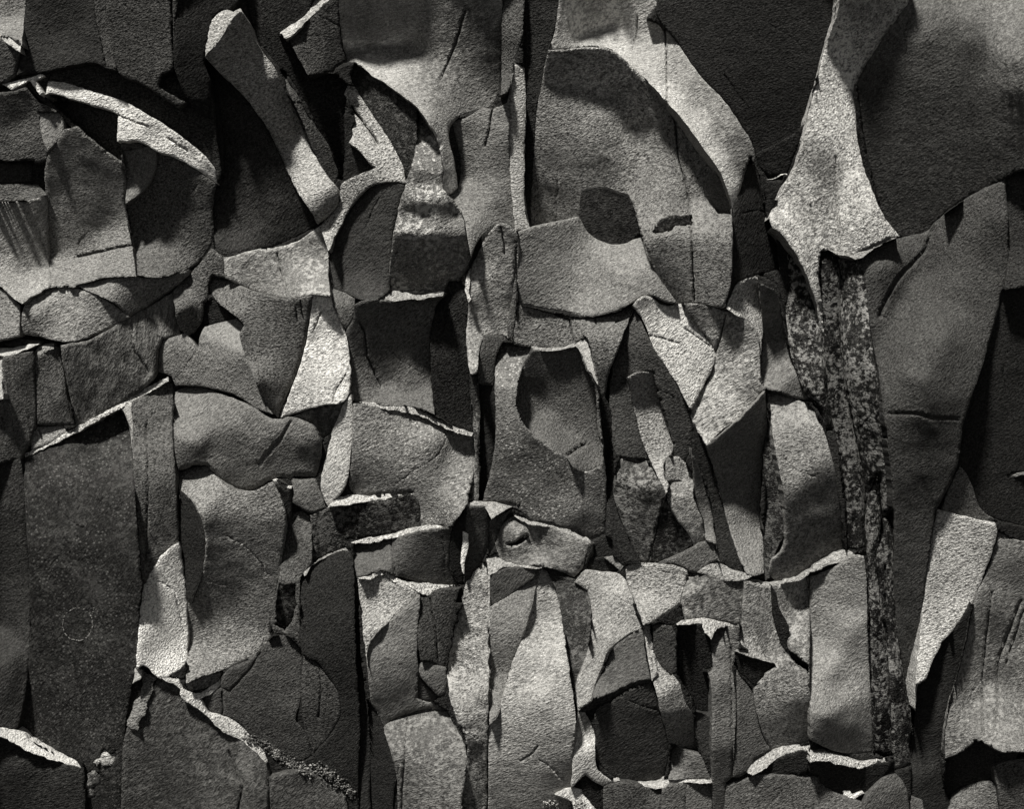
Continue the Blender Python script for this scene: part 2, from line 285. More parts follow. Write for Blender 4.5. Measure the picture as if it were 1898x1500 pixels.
T('shield_rock', 'rock', 'pale shield-shaped slab with a rounded bite out of its top, centre', '958,430 985,420 1030,410 1073,401 1080,415 1090,430 1112,446 1140,453 1168,447 1190,434 1195,455 1205,480 1222,515 1240,540 1258,565 1235,560 1200,548 1185,553 1170,563 1150,573 1130,580 1105,586 1075,586 1055,580 1020,575 990,570 962,565 957,500', '990,450,72 1040,440,78 1060,480,88 1140,467,135 1182,460,135 1100,500,92 1000,520,78 1100,560,108 1200,530,102 980,560,60 1230,550,90', lift=10, rim=3, drop=3)
T('rock', 'rock', 'grey slab directly below the shield, split by fine cracks', '960,565 1075,590 1130,584 1185,555 1175,570 1150,640 1130,690 1120,740 1110,740 1100,690 1090,630 1085,625 1070,632 1050,645 1000,645 985,645 965,640 950,635 955,600', '1000,590,88 1060,610,82 1030,632,75 1100,600,105 1140,590,98 1110,660,72 1120,700,50 990,572,50', lift=3, cr=[(1.8, 5, '1030,585 1055,593 1060,610 1064,634'), (1.5, 4, '1103,588 1105,602')])
a = T('upright_rock', 'rock', 'grey pillar with a white chipped left edge beside the shield', '916,420 897,446 881,478 871,497 862,523 867,558 866,590 864,630 867,670 872,697 885,692 890,640 897,622 938,628 950,632 956,590 958,520 957,430 945,418 930,412', '900,470,70 872,520,110 890,500,90 930,450,70 925,520,66 910,570,82 892,640,115 875,650,125 875,690,135 945,550,52 925,600,76', lift=10, crust=0.35, cr=[(2, 5, '928,420 934,450 936,470')])
Q(a, 'broken_edge', '871,494 865,510 861,526 865,547 868,561 872,555 869,537 872,515', 185, alb=0.46)
Q(a, 'facet', '957,432 951,540 941,620 950,633 956,580 958,500', 58, lift=0)
T('rock', 'rock', 'tall black-sided slab against the left side of the white-edged pillar', '832,520 855,520 863,545 868,563 864,617 868,683 873,760 880,803 860,800 805,768 802,740 799,690 798,620 804,585 815,558', '840,540,50 830,580,36 830,650,30 855,700,14 820,720,30 858,580,15 812,620,45', lift=-6)
a = T('rock', 'rock', 'broad concave slab, black at the top and grey below, under a thin bright ledge', '655,565 670,558 720,552 790,547 820,540 828,545 815,558 804,585 798,620 799,690 803,740 805,768 780,757 745,752 700,748 660,747 653,740 650,690 648,640 642,615 654,590', '700,570,20 760,570,16 700,620,42 760,620,34 720,680,60 760,700,66 720,735,84 780,742,84 670,640,50 665,720,66 790,600,24', lift=-10, cr=[(2.2, 5, '666,598 677,620 680,660 693,690 705,716')])
Q(a, 'broken_edge', '700,556 712,548 722,541 740,541 780,546 823,542 820,548 785,554 760,555 735,557', 150, lift=4)
a = T('rock', 'rock', 'large rounded grey slab with white specks and a bright curved top edge', '655,748 700,748 745,752 775,760 800,772 830,790 860,800 878,806 880,840 880,900 870,930 855,950 840,975 820,978 790,980 765,960 755,915 770,912 700,918 665,925 650,910 652,850 652,790', '690,780,88 720,830,92 700,880,76 800,800,100 800,860,75 850,860,115 840,920,105 800,930,70 870,830,88 670,900,60', crust=0.2, streak=2.6, lift=4)
Q(a, 'broken_edge', '664,744 685,746 710,752 740,753 765,755 790,765 815,778 840,791 877,802 875,809 838,800 812,788 788,775 765,767 740,762 708,758 684,751', 155)
T('dark_wedge', 'stone', 'dark mottled triangle below the white crusted slab', '540,773 571,760 603,753 640,747 627,773 614,803 600,815 592,808 579,789', 30, alb=0.15, lift=-14, crust=0.5)
T('stone_sliver', 'stone', 'thin grey sliver left of the pale leaf-shaped shard', '600,815 612,805 605,840 597,885 590,888 594,850', 62, lift=-3)
T('leaf_shard', 'stone shard', 'pale leaf-shaped upright shard, left of centre', '651,731 654,760 654,800 650,840 647,875 638,904 625,925 609,940 598,920 595,891 601,861 609,827 614,803 627,773 638,747', '640,770,105 625,840,155 620,880,135 610,920,110 642,830,115', lift=9, alb=0.36)
T('boulder', 'boulder', 'smooth bulging grey boulder with a rounded right end, left of centre', '325,725 345,718 370,718 410,730 440,742 470,755 500,775 520,777 540,772 560,778 580,790 592,812 595,840 590,870 585,885 545,882 538,890 520,885 500,892 480,905 455,912 430,908 410,895 395,875 380,862 350,868 330,872 325,840 322,780', '360,740,108 360,800,112 420,760,95 490,790,88 430,840,55 450,880,48 400,830,62 560,800,88 550,860,50 520,830,50 580,840,52 345,850,52 460,905,22 385,855,85', lift=16, bumpy=1.5, rim=6, drop=5, cr=[(4, 3, '540,780 520,815 480,860')])
c12 = T('saddle_rock', 'rock', 'tall saddle-shaped slab, pale shoulder above and pale foot, below the boulder', '332,875 350,868 382,862 400,882 425,905 455,913 480,907 500,895 512,890 520,905 530,940 535,970 528,1020 515,1090 505,1150 500,1165 505,1178 480,1210 450,1225 420,1240 390,1250 345,1268 346,1230 348,1180 346,1100 340,1000 333,940', '350,890,135 380,900,125 430,930,88 490,930,82 420,980,60 490,1000,50 440,1060,42 480,1120,56 400,1130,62 420,1180,88 380,1230,115 440,1210,98 500,1060,35 360,1060,36', lift=-4, bumpy=1.3)
Q(c12, 'facet', '333,907 355,928 373,960 381,995 379,1040 368,1088 355,1120 347,1115 341,1061 333,1013 332,960', '350,950,40 360,1010,25 360,1070,40', lift=2)
# left big face
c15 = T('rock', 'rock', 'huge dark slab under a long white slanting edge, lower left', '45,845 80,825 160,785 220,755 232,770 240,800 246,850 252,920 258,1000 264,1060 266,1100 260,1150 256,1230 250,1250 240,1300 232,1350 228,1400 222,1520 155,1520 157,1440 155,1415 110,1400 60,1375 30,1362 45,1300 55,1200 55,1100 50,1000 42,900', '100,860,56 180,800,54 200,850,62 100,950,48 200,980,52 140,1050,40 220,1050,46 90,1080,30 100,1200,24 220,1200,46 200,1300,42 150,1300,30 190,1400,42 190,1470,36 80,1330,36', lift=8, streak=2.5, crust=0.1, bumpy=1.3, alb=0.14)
T('upright_rock', 'rock', 'upright grey strip at the right side of the huge dark slab', '245,740 280,720 312,700 318,705 321,740 320,800 325,880 330,960 330,1005 300,1035 280,1060 265,1098 262,1060 255,980 250,900 245,830 240,770', '280,760,76 290,820,84 300,880,78 300,920,45 270,950,62 310,970,40 275,1030,56', lift=2, crust=0.3, cr=[(2.5, 3, '272,780 275,900 270,1040')])
Q(c15, 'chip', '222,754 243,738 247,800 245,840 240,800 232,770', 112, lift=3, alb=0.3)
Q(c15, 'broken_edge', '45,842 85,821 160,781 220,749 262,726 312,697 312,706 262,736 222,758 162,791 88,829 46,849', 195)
T('stone_wedge', 'stone', 'small pale triangle just above the long white slanting edge', '58,810 67,791 117,789 125,800 90,822 58,834', 98, lift=-6, cr=[(1.4, 3, '70,797 83,822')])
T('upright_rock', 'rock', 'shadowed rock column at the left edge beside the huge dark slab', '-20,900 38,850 45,900 50,1000 55,1100 55,1200 45,1300 30,1362 0,1350 -20,1345', '10,900,45 20,1000,36 45,1000,14 50,1150,12 20,1100,36 5,1200,78 20,1250,62 30,1300,46 45,1250,18', lift=-14)
a = T('stone_block', 'stone', 'dark block in the bottom left corner with a broad white top edge', '-20,1358 0,1364 53,1393 107,1412 155,1424 157,1440 155,1520 -20,1520', '30,1400,46 100,1430,46 40,1450,22 130,1480,36 20,1480,20', lift=10, alb=0.14)
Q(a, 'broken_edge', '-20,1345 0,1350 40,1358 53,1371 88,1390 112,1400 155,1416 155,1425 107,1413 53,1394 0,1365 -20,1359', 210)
T('pale_shard', 'stone shard', 'tall pale shard with a gritty left edge at the foot of the huge dark slab', '331,1005 340,1060 346,1110 348,1180 345,1230 342,1237 310,1258 290,1255 275,1240 265,1235 252,1245 254,1200 258,1150 264,1100 280,1060 300,1030', '320,1050,105 300,1100,115 300,1180,120 320,1230,135 265,1150,135 330,1120,105', lift=3, rough=1.4, bumpy=1.3)

T('lichen_patch', 'lichen', 'pale crusty lichen blot on the huge dark slab, bottom left', '171,1411 185,1402 195,1390 205,1398 216,1394 213,1408 205,1418 192,1420 185,1415 178,1420', 112, lift=1.0, rough=3.5, crust=0.6, alb=0.3, bumpy=2)
T('lichen_patch', 'lichen', 'dull ragged lichen below the pale blot, bottom left', '163,1440 172,1430 182,1434 190,1445 184,1456 172,1460 176,1475 165,1480 160,1462', 62, lift=1.0, rough=3.5, crust=0.8, alb=0.2, bumpy=2)

# ---- lower left
bl = T('rock', 'rock', 'broad dark slab at the bottom under the jagged white ledge', '292,1260 330,1275 336,1290 386,1324 395,1342 453,1378 493,1417 500,1440 560,1430 640,1470 664,1520 222,1520 226,1440 230,1370 245,1330 262,1310 280,1285', '320,1300,62 300,1350,56 350,1380,62 280,1420,46 300,1480,42 400,1420,66 420,1480,62 450,1440,72 390,1350,62 540,1470,42 600,1490,62', crust=0.25, lift=8, cr=[(3, 4, '425,1395 450,1455 440,1512'), (2.5, 4, '497,1418 500,1520')])
Q(bl, 'ridge', '264,1244 288,1257 285,1281 272,1313 253,1356 235,1345 245,1313 261,1281 266,1265', 88, lift=6, rough=3, bumpy=2.5, crust=0.3)
Q(bl, 'chip', '250,1237 264,1244 262,1258 246,1268 249,1252', 125, lift=3)
T('kite_boulder', 'boulder', 'dark kite-shaped boulder behind the jagged white ledge', '478,1217 502,1185 523,1176 537,1183 555,1201 561,1217 558,1247 558,1287 547,1335 571,1367 579,1403 558,1414 521,1398 486,1377 462,1366 441,1342 411,1329 385,1321 371,1300 409,1276 427,1284 475,1225', '520,1200,66 490,1250,60 540,1260,62 450,1300,50 500,1330,44 520,1370,30 560,1395,15 400,1300,56 545,1310,65', lift=2, bumpy=1.4, cr=[(2.2, 4, '412,1282 413,1322')])
T('stone_shard', 'stone shard', 'grey shard leaning on the dark kite-shaped boulder', '409,1260 427,1239 443,1232 475,1212 478,1220 457,1249 430,1279 427,1284 409,1276', '430,1255,50 460,1225,62', lift=6, rim=3, drop=3)
T('oval_stone', 'stone', 'dark half-oval stone right of the kite-shaped boulder', '563,1217 590,1233 609,1257 625,1281 631,1305 630,1327 619,1353 598,1380 582,1399 574,1380 563,1345 559,1308 558,1260', '575,1235,62 590,1280,55 610,1310,52 580,1340,30 590,1370,25', lift=3, cr=[(2.2, 3, '592,1240 595,1285 590,1330')])
a = T('rock', 'rock', 'tall dark slab with a bright notched top, left of the vertical slot', '560,1064 580,1042 606,1029 633,1013 649,1024 655,1035 660,1100 662,1200 668,1300 672,1330 665,1400 664,1480 640,1470 600,1440 583,1402 600,1380 620,1353 631,1327 631,1300 622,1275 605,1250 590,1230 563,1215 556,1195 557,1130', '600,1060,52 620,1110,46 600,1160,48 640,1180,38 630,1260,30 650,1300,30 640,1380,38 610,1420,36 655,1420,30', lift=5)
Q(a, 'broken_edge', '560,1060 580,1037 604,1022 628,1009 638,1011 650,1022 640,1021 625,1023 607,1033 583,1046 564,1068', 135)
Q(bl, 'broken_edge', '290,1257 333,1259 337,1273 352,1283 373,1283 410,1257 406,1274 371,1298 387,1322 411,1328 443,1341 464,1362 493,1400 495,1418 453,1379 397,1345 384,1327 336,1293 332,1277 308,1264', 195)
T('stone_wedge', 'stone', 'black pocket-shaped wedge above the jagged white ledge', '343,1270 376,1255 411,1247 408,1260 381,1276 352,1284', 22, alb=0.11, lift=-8)
T('stone_wedge', 'stone', 'small dark triangle under the foot of the tall pale shard', '309,1257 341,1234 347,1237 344,1262', 45, lift=2)
c22 = T('upright_rock', 'rock', 'narrow grey column with a dark rounded pocket right of the saddle slab', '540,950 560,947 575,960 578,1000 576,1045 560,1065 556,1090 556,1195 540,1180 520,1178 506,1175 502,1160 508,1120 515,1080 522,1040 530,990', '550,980,72 555,1020,66 535,1050,76 510,1120,60 530,1170,50', lift=-3, crust=0.3)
Q(c22, 'hollow', '517,1085 548,1085 548,1130 540,1155 528,1170 512,1160 513,1110', 20, lift=-9, alb=0.12, crust=0.4)
T('stone_wedge', 'stone', 'dark stepped wedge right of the saddle slab top', '505,893 515,890 540,905 542,935 540,960 533,985 527,940 512,905', 28, lift=-4, alb=0.14)
T('stone_chip', 'stone chip', 'bright chipped edge beside the little square block', '504,889 512,895 523,903 540,908 540,902 525,898 510,888', 150, lift=2, alb=0.4)
a = T('stone_block', 'stone block', 'long dark block with a bright tapering top edge, centre left', '575,955 600,945 610,940 680,930 760,915 775,930 778,978 740,988 690,998 645,1003 638,1014 610,1027 578,1047 580,1000', '620,970,48 690,955,40 740,940,40 760,960,46 600,1020,46', lift=3, crust=0.4)
Q(a, 'broken_edge', '609,942 627,923 643,918 683,920 723,916 771,912 723,924 670,932 633,938', 200)
T('square_block', 'stone block', 'little square grey block under the boulder right end', '541,885 553,888 585,887 590,901 605,941 577,952 563,947 543,931', '560,895,82 575,930,70 560,940,60', lift=8, rim=3, drop=3)
a = T('stone_block', 'stone block', 'grey block with a white wavy top edge and a crack, below the specked slab', '655,1005 690,1000 740,990 780,978 838,977 838,1000 836,1060 850,1085 810,1085 770,1078 745,1070 725,1068 705,1062 690,1066 660,1072 657,1040', '680,1030,88 710,1030,92 750,1040,55 790,1040,40 830,1040,20 770,1070,50 690,1055,88', lift=5, cr=[(2.5, 4, '725,995 728,1030 733,1068')])
Q(a, 'broken_edge', '640,1001 683,998 723,992 758,980 790,974 838,975 803,981 766,988 723,1000 655,1007', 195)
lp = T('rock', 'rock', 'grey slab with a pale upper facet and white crown-shaped ledge, right of the vertical slot', '662,1072 685,1066 706,1062 730,1080 760,1090 775,1100 780,1115 775,1150 773,1210 778,1250 790,1290 830,1320 775,1345 705,1350 690,1310 683,1270 678,1200 668,1120', '690,1090,110 740,1160,78 700,1210,88 730,1250,70 740,1300,50 770,1280,40', lift=5)
Q(lp, 'facet', '662,1072 706,1062 775,1100 760,1118 720,1155 690,1185 681,1205 682,1240 674,1180 668,1120', '690,1090,112 730,1110,125 700,1140,135 760,1100,105 680,1180,120', lift=2)
T('rock', 'rock', 'narrow slab with a hairline crack, dark on its right, left of the gritty ridge', '780,1105 800,1098 855,1088 850,1100 840,1140 835,1180 830,1220 825,1240 795,1232 780,1225 774,1190 776,1150', '790,1130,66 790,1190,62 830,1130,25 820,1200,20', lift=-2, cr=[(1.8, 4, '797,1108 808,1170 812,1225')])
Q(lp, 'broken_edge', '659,1072 683,1068 709,1059 731,1071 755,1080 798,1084 853,1086 803,1096 793,1106 777,1100 760,1088 731,1080 709,1067 680,1075', 190)
T('stone_wedge', 'stone', 'small grey wedge with a bright top in the dark joint left of the gritty ridge', '777,1231 787,1227 827,1239 830,1260 825,1289 814,1292 793,1271 777,1247', '800,1240,78 815,1270,60', lift=4, rim=3, drop=3)
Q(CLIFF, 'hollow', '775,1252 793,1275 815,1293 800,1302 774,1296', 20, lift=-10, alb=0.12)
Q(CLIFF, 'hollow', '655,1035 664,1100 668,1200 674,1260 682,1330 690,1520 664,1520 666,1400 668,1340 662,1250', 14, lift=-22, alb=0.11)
T('rock', 'rock', 'black tapering slab at the bottom right of the vertical slot', '681,1297 694,1313 710,1351 721,1391 737,1433 731,1460 729,1520 688,1520 686,1400', 28, alb=0.13, lift=-8)
T('mottled_rock', 'rock', 'mottled pale slab at the bottom left of the central column', '710,1350 725,1335 750,1325 790,1315 830,1320 845,1350 862,1385 866,1430 858,1480 856,1520 728,1520 735,1440 722,1390', '740,1360,95 790,1340,95 800,1400,90 770,1450,74 840,1420,88 800,1490,78 750,1490,46 735,1450,46', crust=0.55, cr=[(1.8, 3.5, '755,1333 750,1400 743,1512')], stain=1.0)
# ---- centre
d1 = T('specked_rock', 'rock', 'broad column covered in white specks around a dark oval pocket, centre', '933,634 985,645 1050,645 1085,625 1105,690 1112,740 1118,800 1122,860 1125,920 1122,990 1100,1000 1060,985 1000,975 950,940 895,932 905,890 915,840 918,760 917,700 925,650', '945,670,110 930,760,82 940,820,72 930,900,62 1000,880,66 1060,930,84 1090,960,52 970,850,56 1110,900,45 1100,980,40', crust=0.25, streak=3.0, lift=5)
Q(d1, 'hollow', '985,645 1050,645 1070,632 1078,660 1090,690 1103,712 1106,740 1110,800 1118,845 1112,865 1090,874 1072,872 1060,862 1048,848 1020,830 990,808 970,785 958,755 958,725 965,690 975,665', '1010,660,14 1050,680,14 1000,710,32 1060,720,24 980,750,78 1010,780,90 1030,810,105 1060,830,95 1090,840,78 1080,770,40 1060,770,40 1085,800,50 1090,860,84', lift=-38, bumpy=1.0, cr=[(3.5, 8, '1053,843 1068,832 1082,825')])
Q(d1, 'broken_edge', '985,643 1010,645 1040,644 1068,635 1088,623 1086,630 1066,642 1040,650 1010,651 987,649', 155)
Q(d1, 'broken_edge', '1068,637 1088,625 1092,643 1100,678 1107,715 1095,691 1081,665', 155)
T('stone_block', 'stone', 'small dark stone at the head of the black slot, below the white-edged pillar', '897,622 935,623 945,632 932,635 922,655 917,690 915,720 900,720 886,710 886,685 890,650', '910,640,62 905,690,40 900,712,14', lift=-2)
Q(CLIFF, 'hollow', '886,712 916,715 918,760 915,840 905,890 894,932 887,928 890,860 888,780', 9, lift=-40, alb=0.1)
T('stone_sliver', 'stone', 'thin ragged upright sliver left of the black slot, centre', '872,695 886,690 890,760 887,830 888,880 887,930 875,934 866,930 880,860 878,806 874,760', '880,740,50 883,780,72 875,880,50 886,880,84 880,830,40', crust=0.6, lift=3)
T('stone_sliver', 'stone', 'dark upright strip left of the black block, below the specked slab', '840,975 858,950 862,940 862,1000 860,1085 850,1085 838,1060', 34, lift=-4, alb=0.15)
a = T('stone_block', 'stone block', 'black upright block with a bright top edge, centre', '864,937 900,937 905,960 906,1000 904,1020 890,1050 872,1070 862,1085 861,1040 862,990 863,960', '885,970,28 880,1040,14', lift=-4, alb=0.12)
Q(a, 'broken_edge', '864,932 895,930 945,933 965,938 945,941 925,953 910,964 906,952 900,939 866,938', 155)
Q(a, 'chip', '858,985 868,990 868,1015 862,1040 860,1065 857,1060', 130, lift=3, alb=0.36)
dr = T('rough_chunk', 'rock', 'rough broken pale chunk below the specked column', '953,952 985,969 1020,972 1047,983 1095,1003 1089,1027 1079,1053 1065,1070 1040,1060 1000,1050 948,1045 903,1037 921,1024 919,1000 935,968', '960,970,105 1050,990,90 1000,980,62 960,1015,80 1000,1030,118 1050,1030,82 1020,1000,55 930,1010,60 1070,1050,62', lift=10, bumpy=1.8, rough=1.8, crust=0.3, stain=1.0)
Q(dr, 'hollow', '935,1010 956,1003 977,989 980,995 967,1008 945,1012', 18, lift=-3, alb=0.12)
Q(dr, 'facet', '905,966 925,956 948,945 932,972 918,1012 905,1032', 18, lift=-6, alb=0.12)
Q(dr, 'facet', '1095,1003 1101,1005 1099,1040 1090,1060 1078,1056 1088,1030', 34, lift=0)
Q(dr, 'broken_edge', '953,950 985,966 1020,969 1047,980 1096,1002 1094,1006 1046,988 1020,977 985,973 955,956', 150)
T('recessed_rock', 'rock', 'small black recess with a chip, right of the rough chunk', '1094,1035 1137,1031 1155,1049 1140,1063 1100,1060 1085,1058', 20, lift=-10, alb=0.12)
T('stone_chip', 'stone chip', 'small slanting grey chip over the black recess right of the rough chunk', '1120,1034 1137,1031 1156,1050 1150,1058', 85, lift=4)
T('gritty_ridge', 'rock', 'gritty pale ridge running down the left side of the central column', '865,1080 880,1060 897,1045 904,1060 906,1180 906,1260 905,1313 903,1380 902,1520 860,1520 858,1480 864,1430 866,1380 855,1348 844,1327 833,1287 829,1241 833,1212 839,1180 850,1140 857,1110', '880,1090,105 870,1150,105 880,1200,125 850,1250,140 880,1235,105 860,1290,160 888,1270,180 870,1320,112 890,1350,60 885,1400,24 885,1460,30 845,1220,62 875,1380,40 897,1300,80', bumpy=3.0, rough=2.0, crust=0.5, lift=8, stain=1.0)
d6 = T('central_rock', 'rock', 'smooth pale central column with a tapering bright face, bottom centre', '905,1060 920,1055 950,1050 1005,1053 1020,1065 1030,1090 1040,1130 1048,1190 1056,1250 1065,1310 1068,1380 1062,1440 1058,1520 905,1520 905,1400 906,1200', '1010,1090,122 1010,1200,142 1000,1280,145 940,1250,112 920,1330,102 1000,1340,118 1040,1300,128 960,1370,82 930,1390,98 1020,1400,88 960,1430,76 1000,1480,55 930,1480,50 1050,1430,70', lift=6, alb=0.3, cr=[(1.6, 3, '998,1383 985,1398 965,1412')])
Q(d6, 'facet', '908,1125 950,1100 1000,1060 990,1110 970,1180 950,1230 930,1300 922,1330 907,1345', '930,1180,86 960,1130,100 945,1210,68 925,1280,105', lift=1.5)
Q(d6, 'facet', '908,1065 950,1052 1003,1056 985,1075 950,1100 908,1127', '940,1080,56 980,1068,62', lift=2)
Q(d6, 'broken_edge', '902,1035 917,1025 925,1035 950,1045 1010,1049 1000,1054 940,1051 920,1059 908,1067 903,1050', 155)
st = T('rough_stack', 'rock', 'narrow strip of rough broken rock right of the central column', '1018,1068 1060,1072 1095,1092 1097,1160 1092,1195 1085,1236 1075,1275 1062,1285 1055,1240 1047,1180 1039,1130 1030,1092', '1060,1100,60 1080,1120,72 1060,1160,50 1080,1190,55 1065,1215,84 1072,1150,80 1060,1180,45 1078,1205,50 1060,1250,45', bumpy=4.0, crust=0.3, lift=-2, rough=1.6)
T('rock', 'rock', 'bright broad slab right of the rough chip stack', '1065,1080 1085,1057 1130,1062 1150,1065 1160,1075 1170,1100 1185,1150 1194,1164 1160,1180 1130,1205 1115,1240 1100,1280 1095,1305 1072,1320 1068,1270 1080,1235 1092,1195 1097,1150 1090,1095', '1110,1080,135 1140,1090,148 1150,1130,92 1120,1150,130 1130,1180,135 1090,1250,124 1080,1290,124 1070,1090,70', lift=4, alb=0.34)
T('rock', 'rock', 'bright slab under the small ledges, blotched dark at its top', '1158,1052 1175,1043 1215,1045 1255,1050 1283,1062 1274,1080 1267,1112 1255,1122 1225,1142 1194,1164 1185,1142 1172,1105 1163,1080', '1200,1070,125 1220,1055,92 1240,1080,112 1190,1120,155 1240,1110,125 1225,1075,78', lift=4, crust=0.25, cr=[(1.8, 5, '1160,1085 1172,1110 1188,1150')])
dq = T('quarter_disc', 'rock', 'grey quarter-disc slab above the curved black crack', '1192,1165 1160,1182 1135,1205 1118,1245 1100,1285 1098,1300 1075,1318 1130,1292 1165,1274 1206,1262 1200,1230 1195,1200', '1150,1210,72 1130,1250,74 1180,1240,76 1110,1290,92', lift=4)
Q(dq, 'facet', '1190,1160 1206,1158 1215,1200 1222,1250 1208,1264 1198,1200', 112, lift=2, cr=[(1.5, 4, '1204,1200 1212,1240')])
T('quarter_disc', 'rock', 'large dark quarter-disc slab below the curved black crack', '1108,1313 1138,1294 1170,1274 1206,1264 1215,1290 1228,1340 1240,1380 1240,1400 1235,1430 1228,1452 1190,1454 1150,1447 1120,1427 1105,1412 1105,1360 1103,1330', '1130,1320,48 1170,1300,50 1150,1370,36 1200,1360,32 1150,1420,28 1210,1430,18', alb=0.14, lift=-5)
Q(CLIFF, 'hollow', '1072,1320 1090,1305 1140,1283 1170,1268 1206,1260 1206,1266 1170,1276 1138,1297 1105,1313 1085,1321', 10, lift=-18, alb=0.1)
T('pale_strip', 'stone', 'pale strip curving round the foot of the large dark quarter-disc', '1071,1321 1085,1321 1101,1356 1103,1393 1106,1425 1122,1441 1149,1449 1122,1458 1098,1448 1085,1440 1075,1446 1058,1465 1063,1393', '1080,1340,100 1085,1380,135 1090,1420,112 1075,1430,105 1120,1447,95', lift=4)
T('stone_chip', 'stone chip', 'pale pointed chip at the bottom right of the central column', '1028,1474 1050,1463 1075,1463 1100,1480 1122,1520 1095,1520 1060,1487', 135, lift=6, alb=0.36)
T('stone_wedge', 'stone', 'black wedge left of the dark bottom block', '1075,1444 1085,1438 1106,1457 1120,1500 1122,1520 1108,1510 1080,1470', 16, lift=2, alb=0.11)
T('stone_block', 'stone block', 'dark block at the bottom under the large dark quarter-disc', '1118,1456 1150,1451 1190,1458 1228,1462 1222,1520 1118,1520', '1150,1470,62 1180,1490,30 1215,1480,80', lift=8)
a = T('stone_block', 'stone block', 'grey block at the bottom under the little trapezoid stone', '1228,1456 1320,1449 1324,1520 1222,1520', '1240,1480,62 1300,1480,72', lift=8, cr=[(1.6, 3, '1272,1452 1270,1515')])
Q(a, 'broken_edge', '1170,1451 1228,1451 1238,1442 1320,1446 1320,1453 1240,1456 1225,1463 1190,1458', 185)
T('stone_sliver', 'rock', 'grey slab bending down between the quarter-disc and the black niche', '1205,1160 1215,1160 1212,1195 1225,1235 1245,1250 1258,1265 1270,1300 1285,1330 1290,1370 1296,1400 1272,1392 1255,1384 1240,1378 1228,1330 1215,1280 1210,1262 1220,1250', '1225,1265,94 1250,1300,84 1260,1350,56 1275,1380,35', lift=3)
T('stone_wedge', 'stone', 'dark tongue-shaped face left of the black niche', '1210,1161 1223,1157 1245,1161 1253,1177 1257,1249 1242,1255 1223,1233 1213,1212', 50, lift=-4)
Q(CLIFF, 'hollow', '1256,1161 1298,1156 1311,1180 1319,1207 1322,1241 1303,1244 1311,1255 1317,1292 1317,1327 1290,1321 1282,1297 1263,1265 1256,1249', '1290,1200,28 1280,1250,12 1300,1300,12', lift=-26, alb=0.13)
T('stone_wedge', 'stone', 'narrow grey wedge at the foot of the black niche', '1288,1322 1317,1327 1322,1405 1300,1402 1287,1350', 44, lift=-6)
T('trapezoid_stone', 'stone', 'little trapezoid stone with a pale left side, bottom right of centre', '1242,1396 1255,1382 1271,1390 1300,1401 1317,1446 1239,1447 1241,1415', '1265,1400,72 1245,1430,108 1290,1430,66', lift=6, crust=0.3)
a = T('upright_post', 'rock', 'upright grey post of rock with a bright broken cap, lower right of centre', '1317,1167 1370,1159 1373,1169 1367,1212 1362,1220 1365,1313 1362,1367 1359,1441 1346,1451 1341,1520 1322,1520 1319,1367 1319,1287 1314,1249 1322,1241 1319,1207 1314,1183', '1335,1190,84 1365,1190,45 1330,1250,80 1350,1300,66 1340,1350,72 1330,1420,42 1350,1430,42 1330,1480,25', lift=12, cr=[(2.5, 4, '1355,1200 1357,1320 1358,1440')])
Q(a, 'broken_edge', '1257,1160 1266,1151 1306,1144 1333,1150 1371,1155 1369,1161 1330,1166 1317,1184 1306,1173 1301,1157', 165, crust=0.2)
T('rock', 'rock', 'grey fan-shaped face against the right side of the upright post', '1364,1222 1370,1250 1390,1275 1400,1300 1405,1340 1415,1370 1432,1392 1410,1407 1395,1422 1370,1442 1358,1442 1363,1370 1366,1310', '1385,1290,66 1385,1350,62 1400,1390,56 1370,1420,50', lift=4)
T('mottled_rock', 'rock', 'grey mottled slab above the bright cap of the upright post', '1275,1058 1285,1062 1310,1068 1350,1072 1382,1076 1380,1100 1377,1130 1373,1158 1333,1152 1306,1146 1268,1152 1262,1120 1268,1090', '1320,1090,66 1340,1130,62 1290,1120,78 1365,1120,72 1285,1080,115', crust=0.3, lift=-3, stain=1.0)
sd = T('stippled_rock', 'rock', 'stippled slab with a dark winding vein, lower right', '1380,1080 1400,1078 1435,1080 1470,1075 1503,1068 1512,1090 1505,1130 1502,1200 1502,1300 1504,1374 1440,1392 1430,1394 1415,1367 1405,1332 1398,1297 1398,1278 1438,1233 1412,1213 1385,1205 1370,1190 1376,1130', '1410,1120,76 1400,1180,66 1460,1120,82 1480,1150,125 1440,1220,104 1450,1260,94 1480,1250,104 1420,1300,76 1470,1330,55 1430,1350,38 1480,1370,34 1380,1190,110', crust=0.7, lift=3, stain=1.0)
Q(sd, 'groove', '1430,1085 1438,1100 1446,1132 1462,1161 1462,1201 1478,1217 1499,1233 1499,1247 1473,1228 1451,1204 1441,1175 1433,1140', 28, lift=-6, alb=0.12)
T('pale_rock', 'rock', 'tall pale slab right of the stippled slab, lower right', '1502,1070 1540,1055 1580,1030 1600,1020 1605,1060 1608,1150 1612,1250 1618,1340 1617,1397 1590,1399 1550,1394 1520,1382 1503,1374 1501,1250 1501,1150', '1530,1100,94 1560,1150,100 1530,1220,115 1540,1300,130 1580,1250,88 1590,1100,72 1560,1340,84 1540,1370,62 1605,1200,40 1605,1350,30 1580,1380,40', lift=3)
a = T('stone_wedge', 'stone', 'black triangular hole-like stone under a thin bright edge beside the upright post', '1362,1212 1394,1216 1437,1232 1415,1255 1399,1276 1383,1260 1367,1244', 16, lift=-8, alb=0.11)
Q(a, 'broken_edge', '1362,1209 1380,1205 1410,1213 1439,1231 1394,1220', 125)
T('stone_block', 'stone block', 'dark arched block under a thick white edge, bottom right', '1409,1430 1430,1412 1462,1396 1502,1389 1500,1420 1490,1440 1450,1440 1410,1437', 44, lift=8)
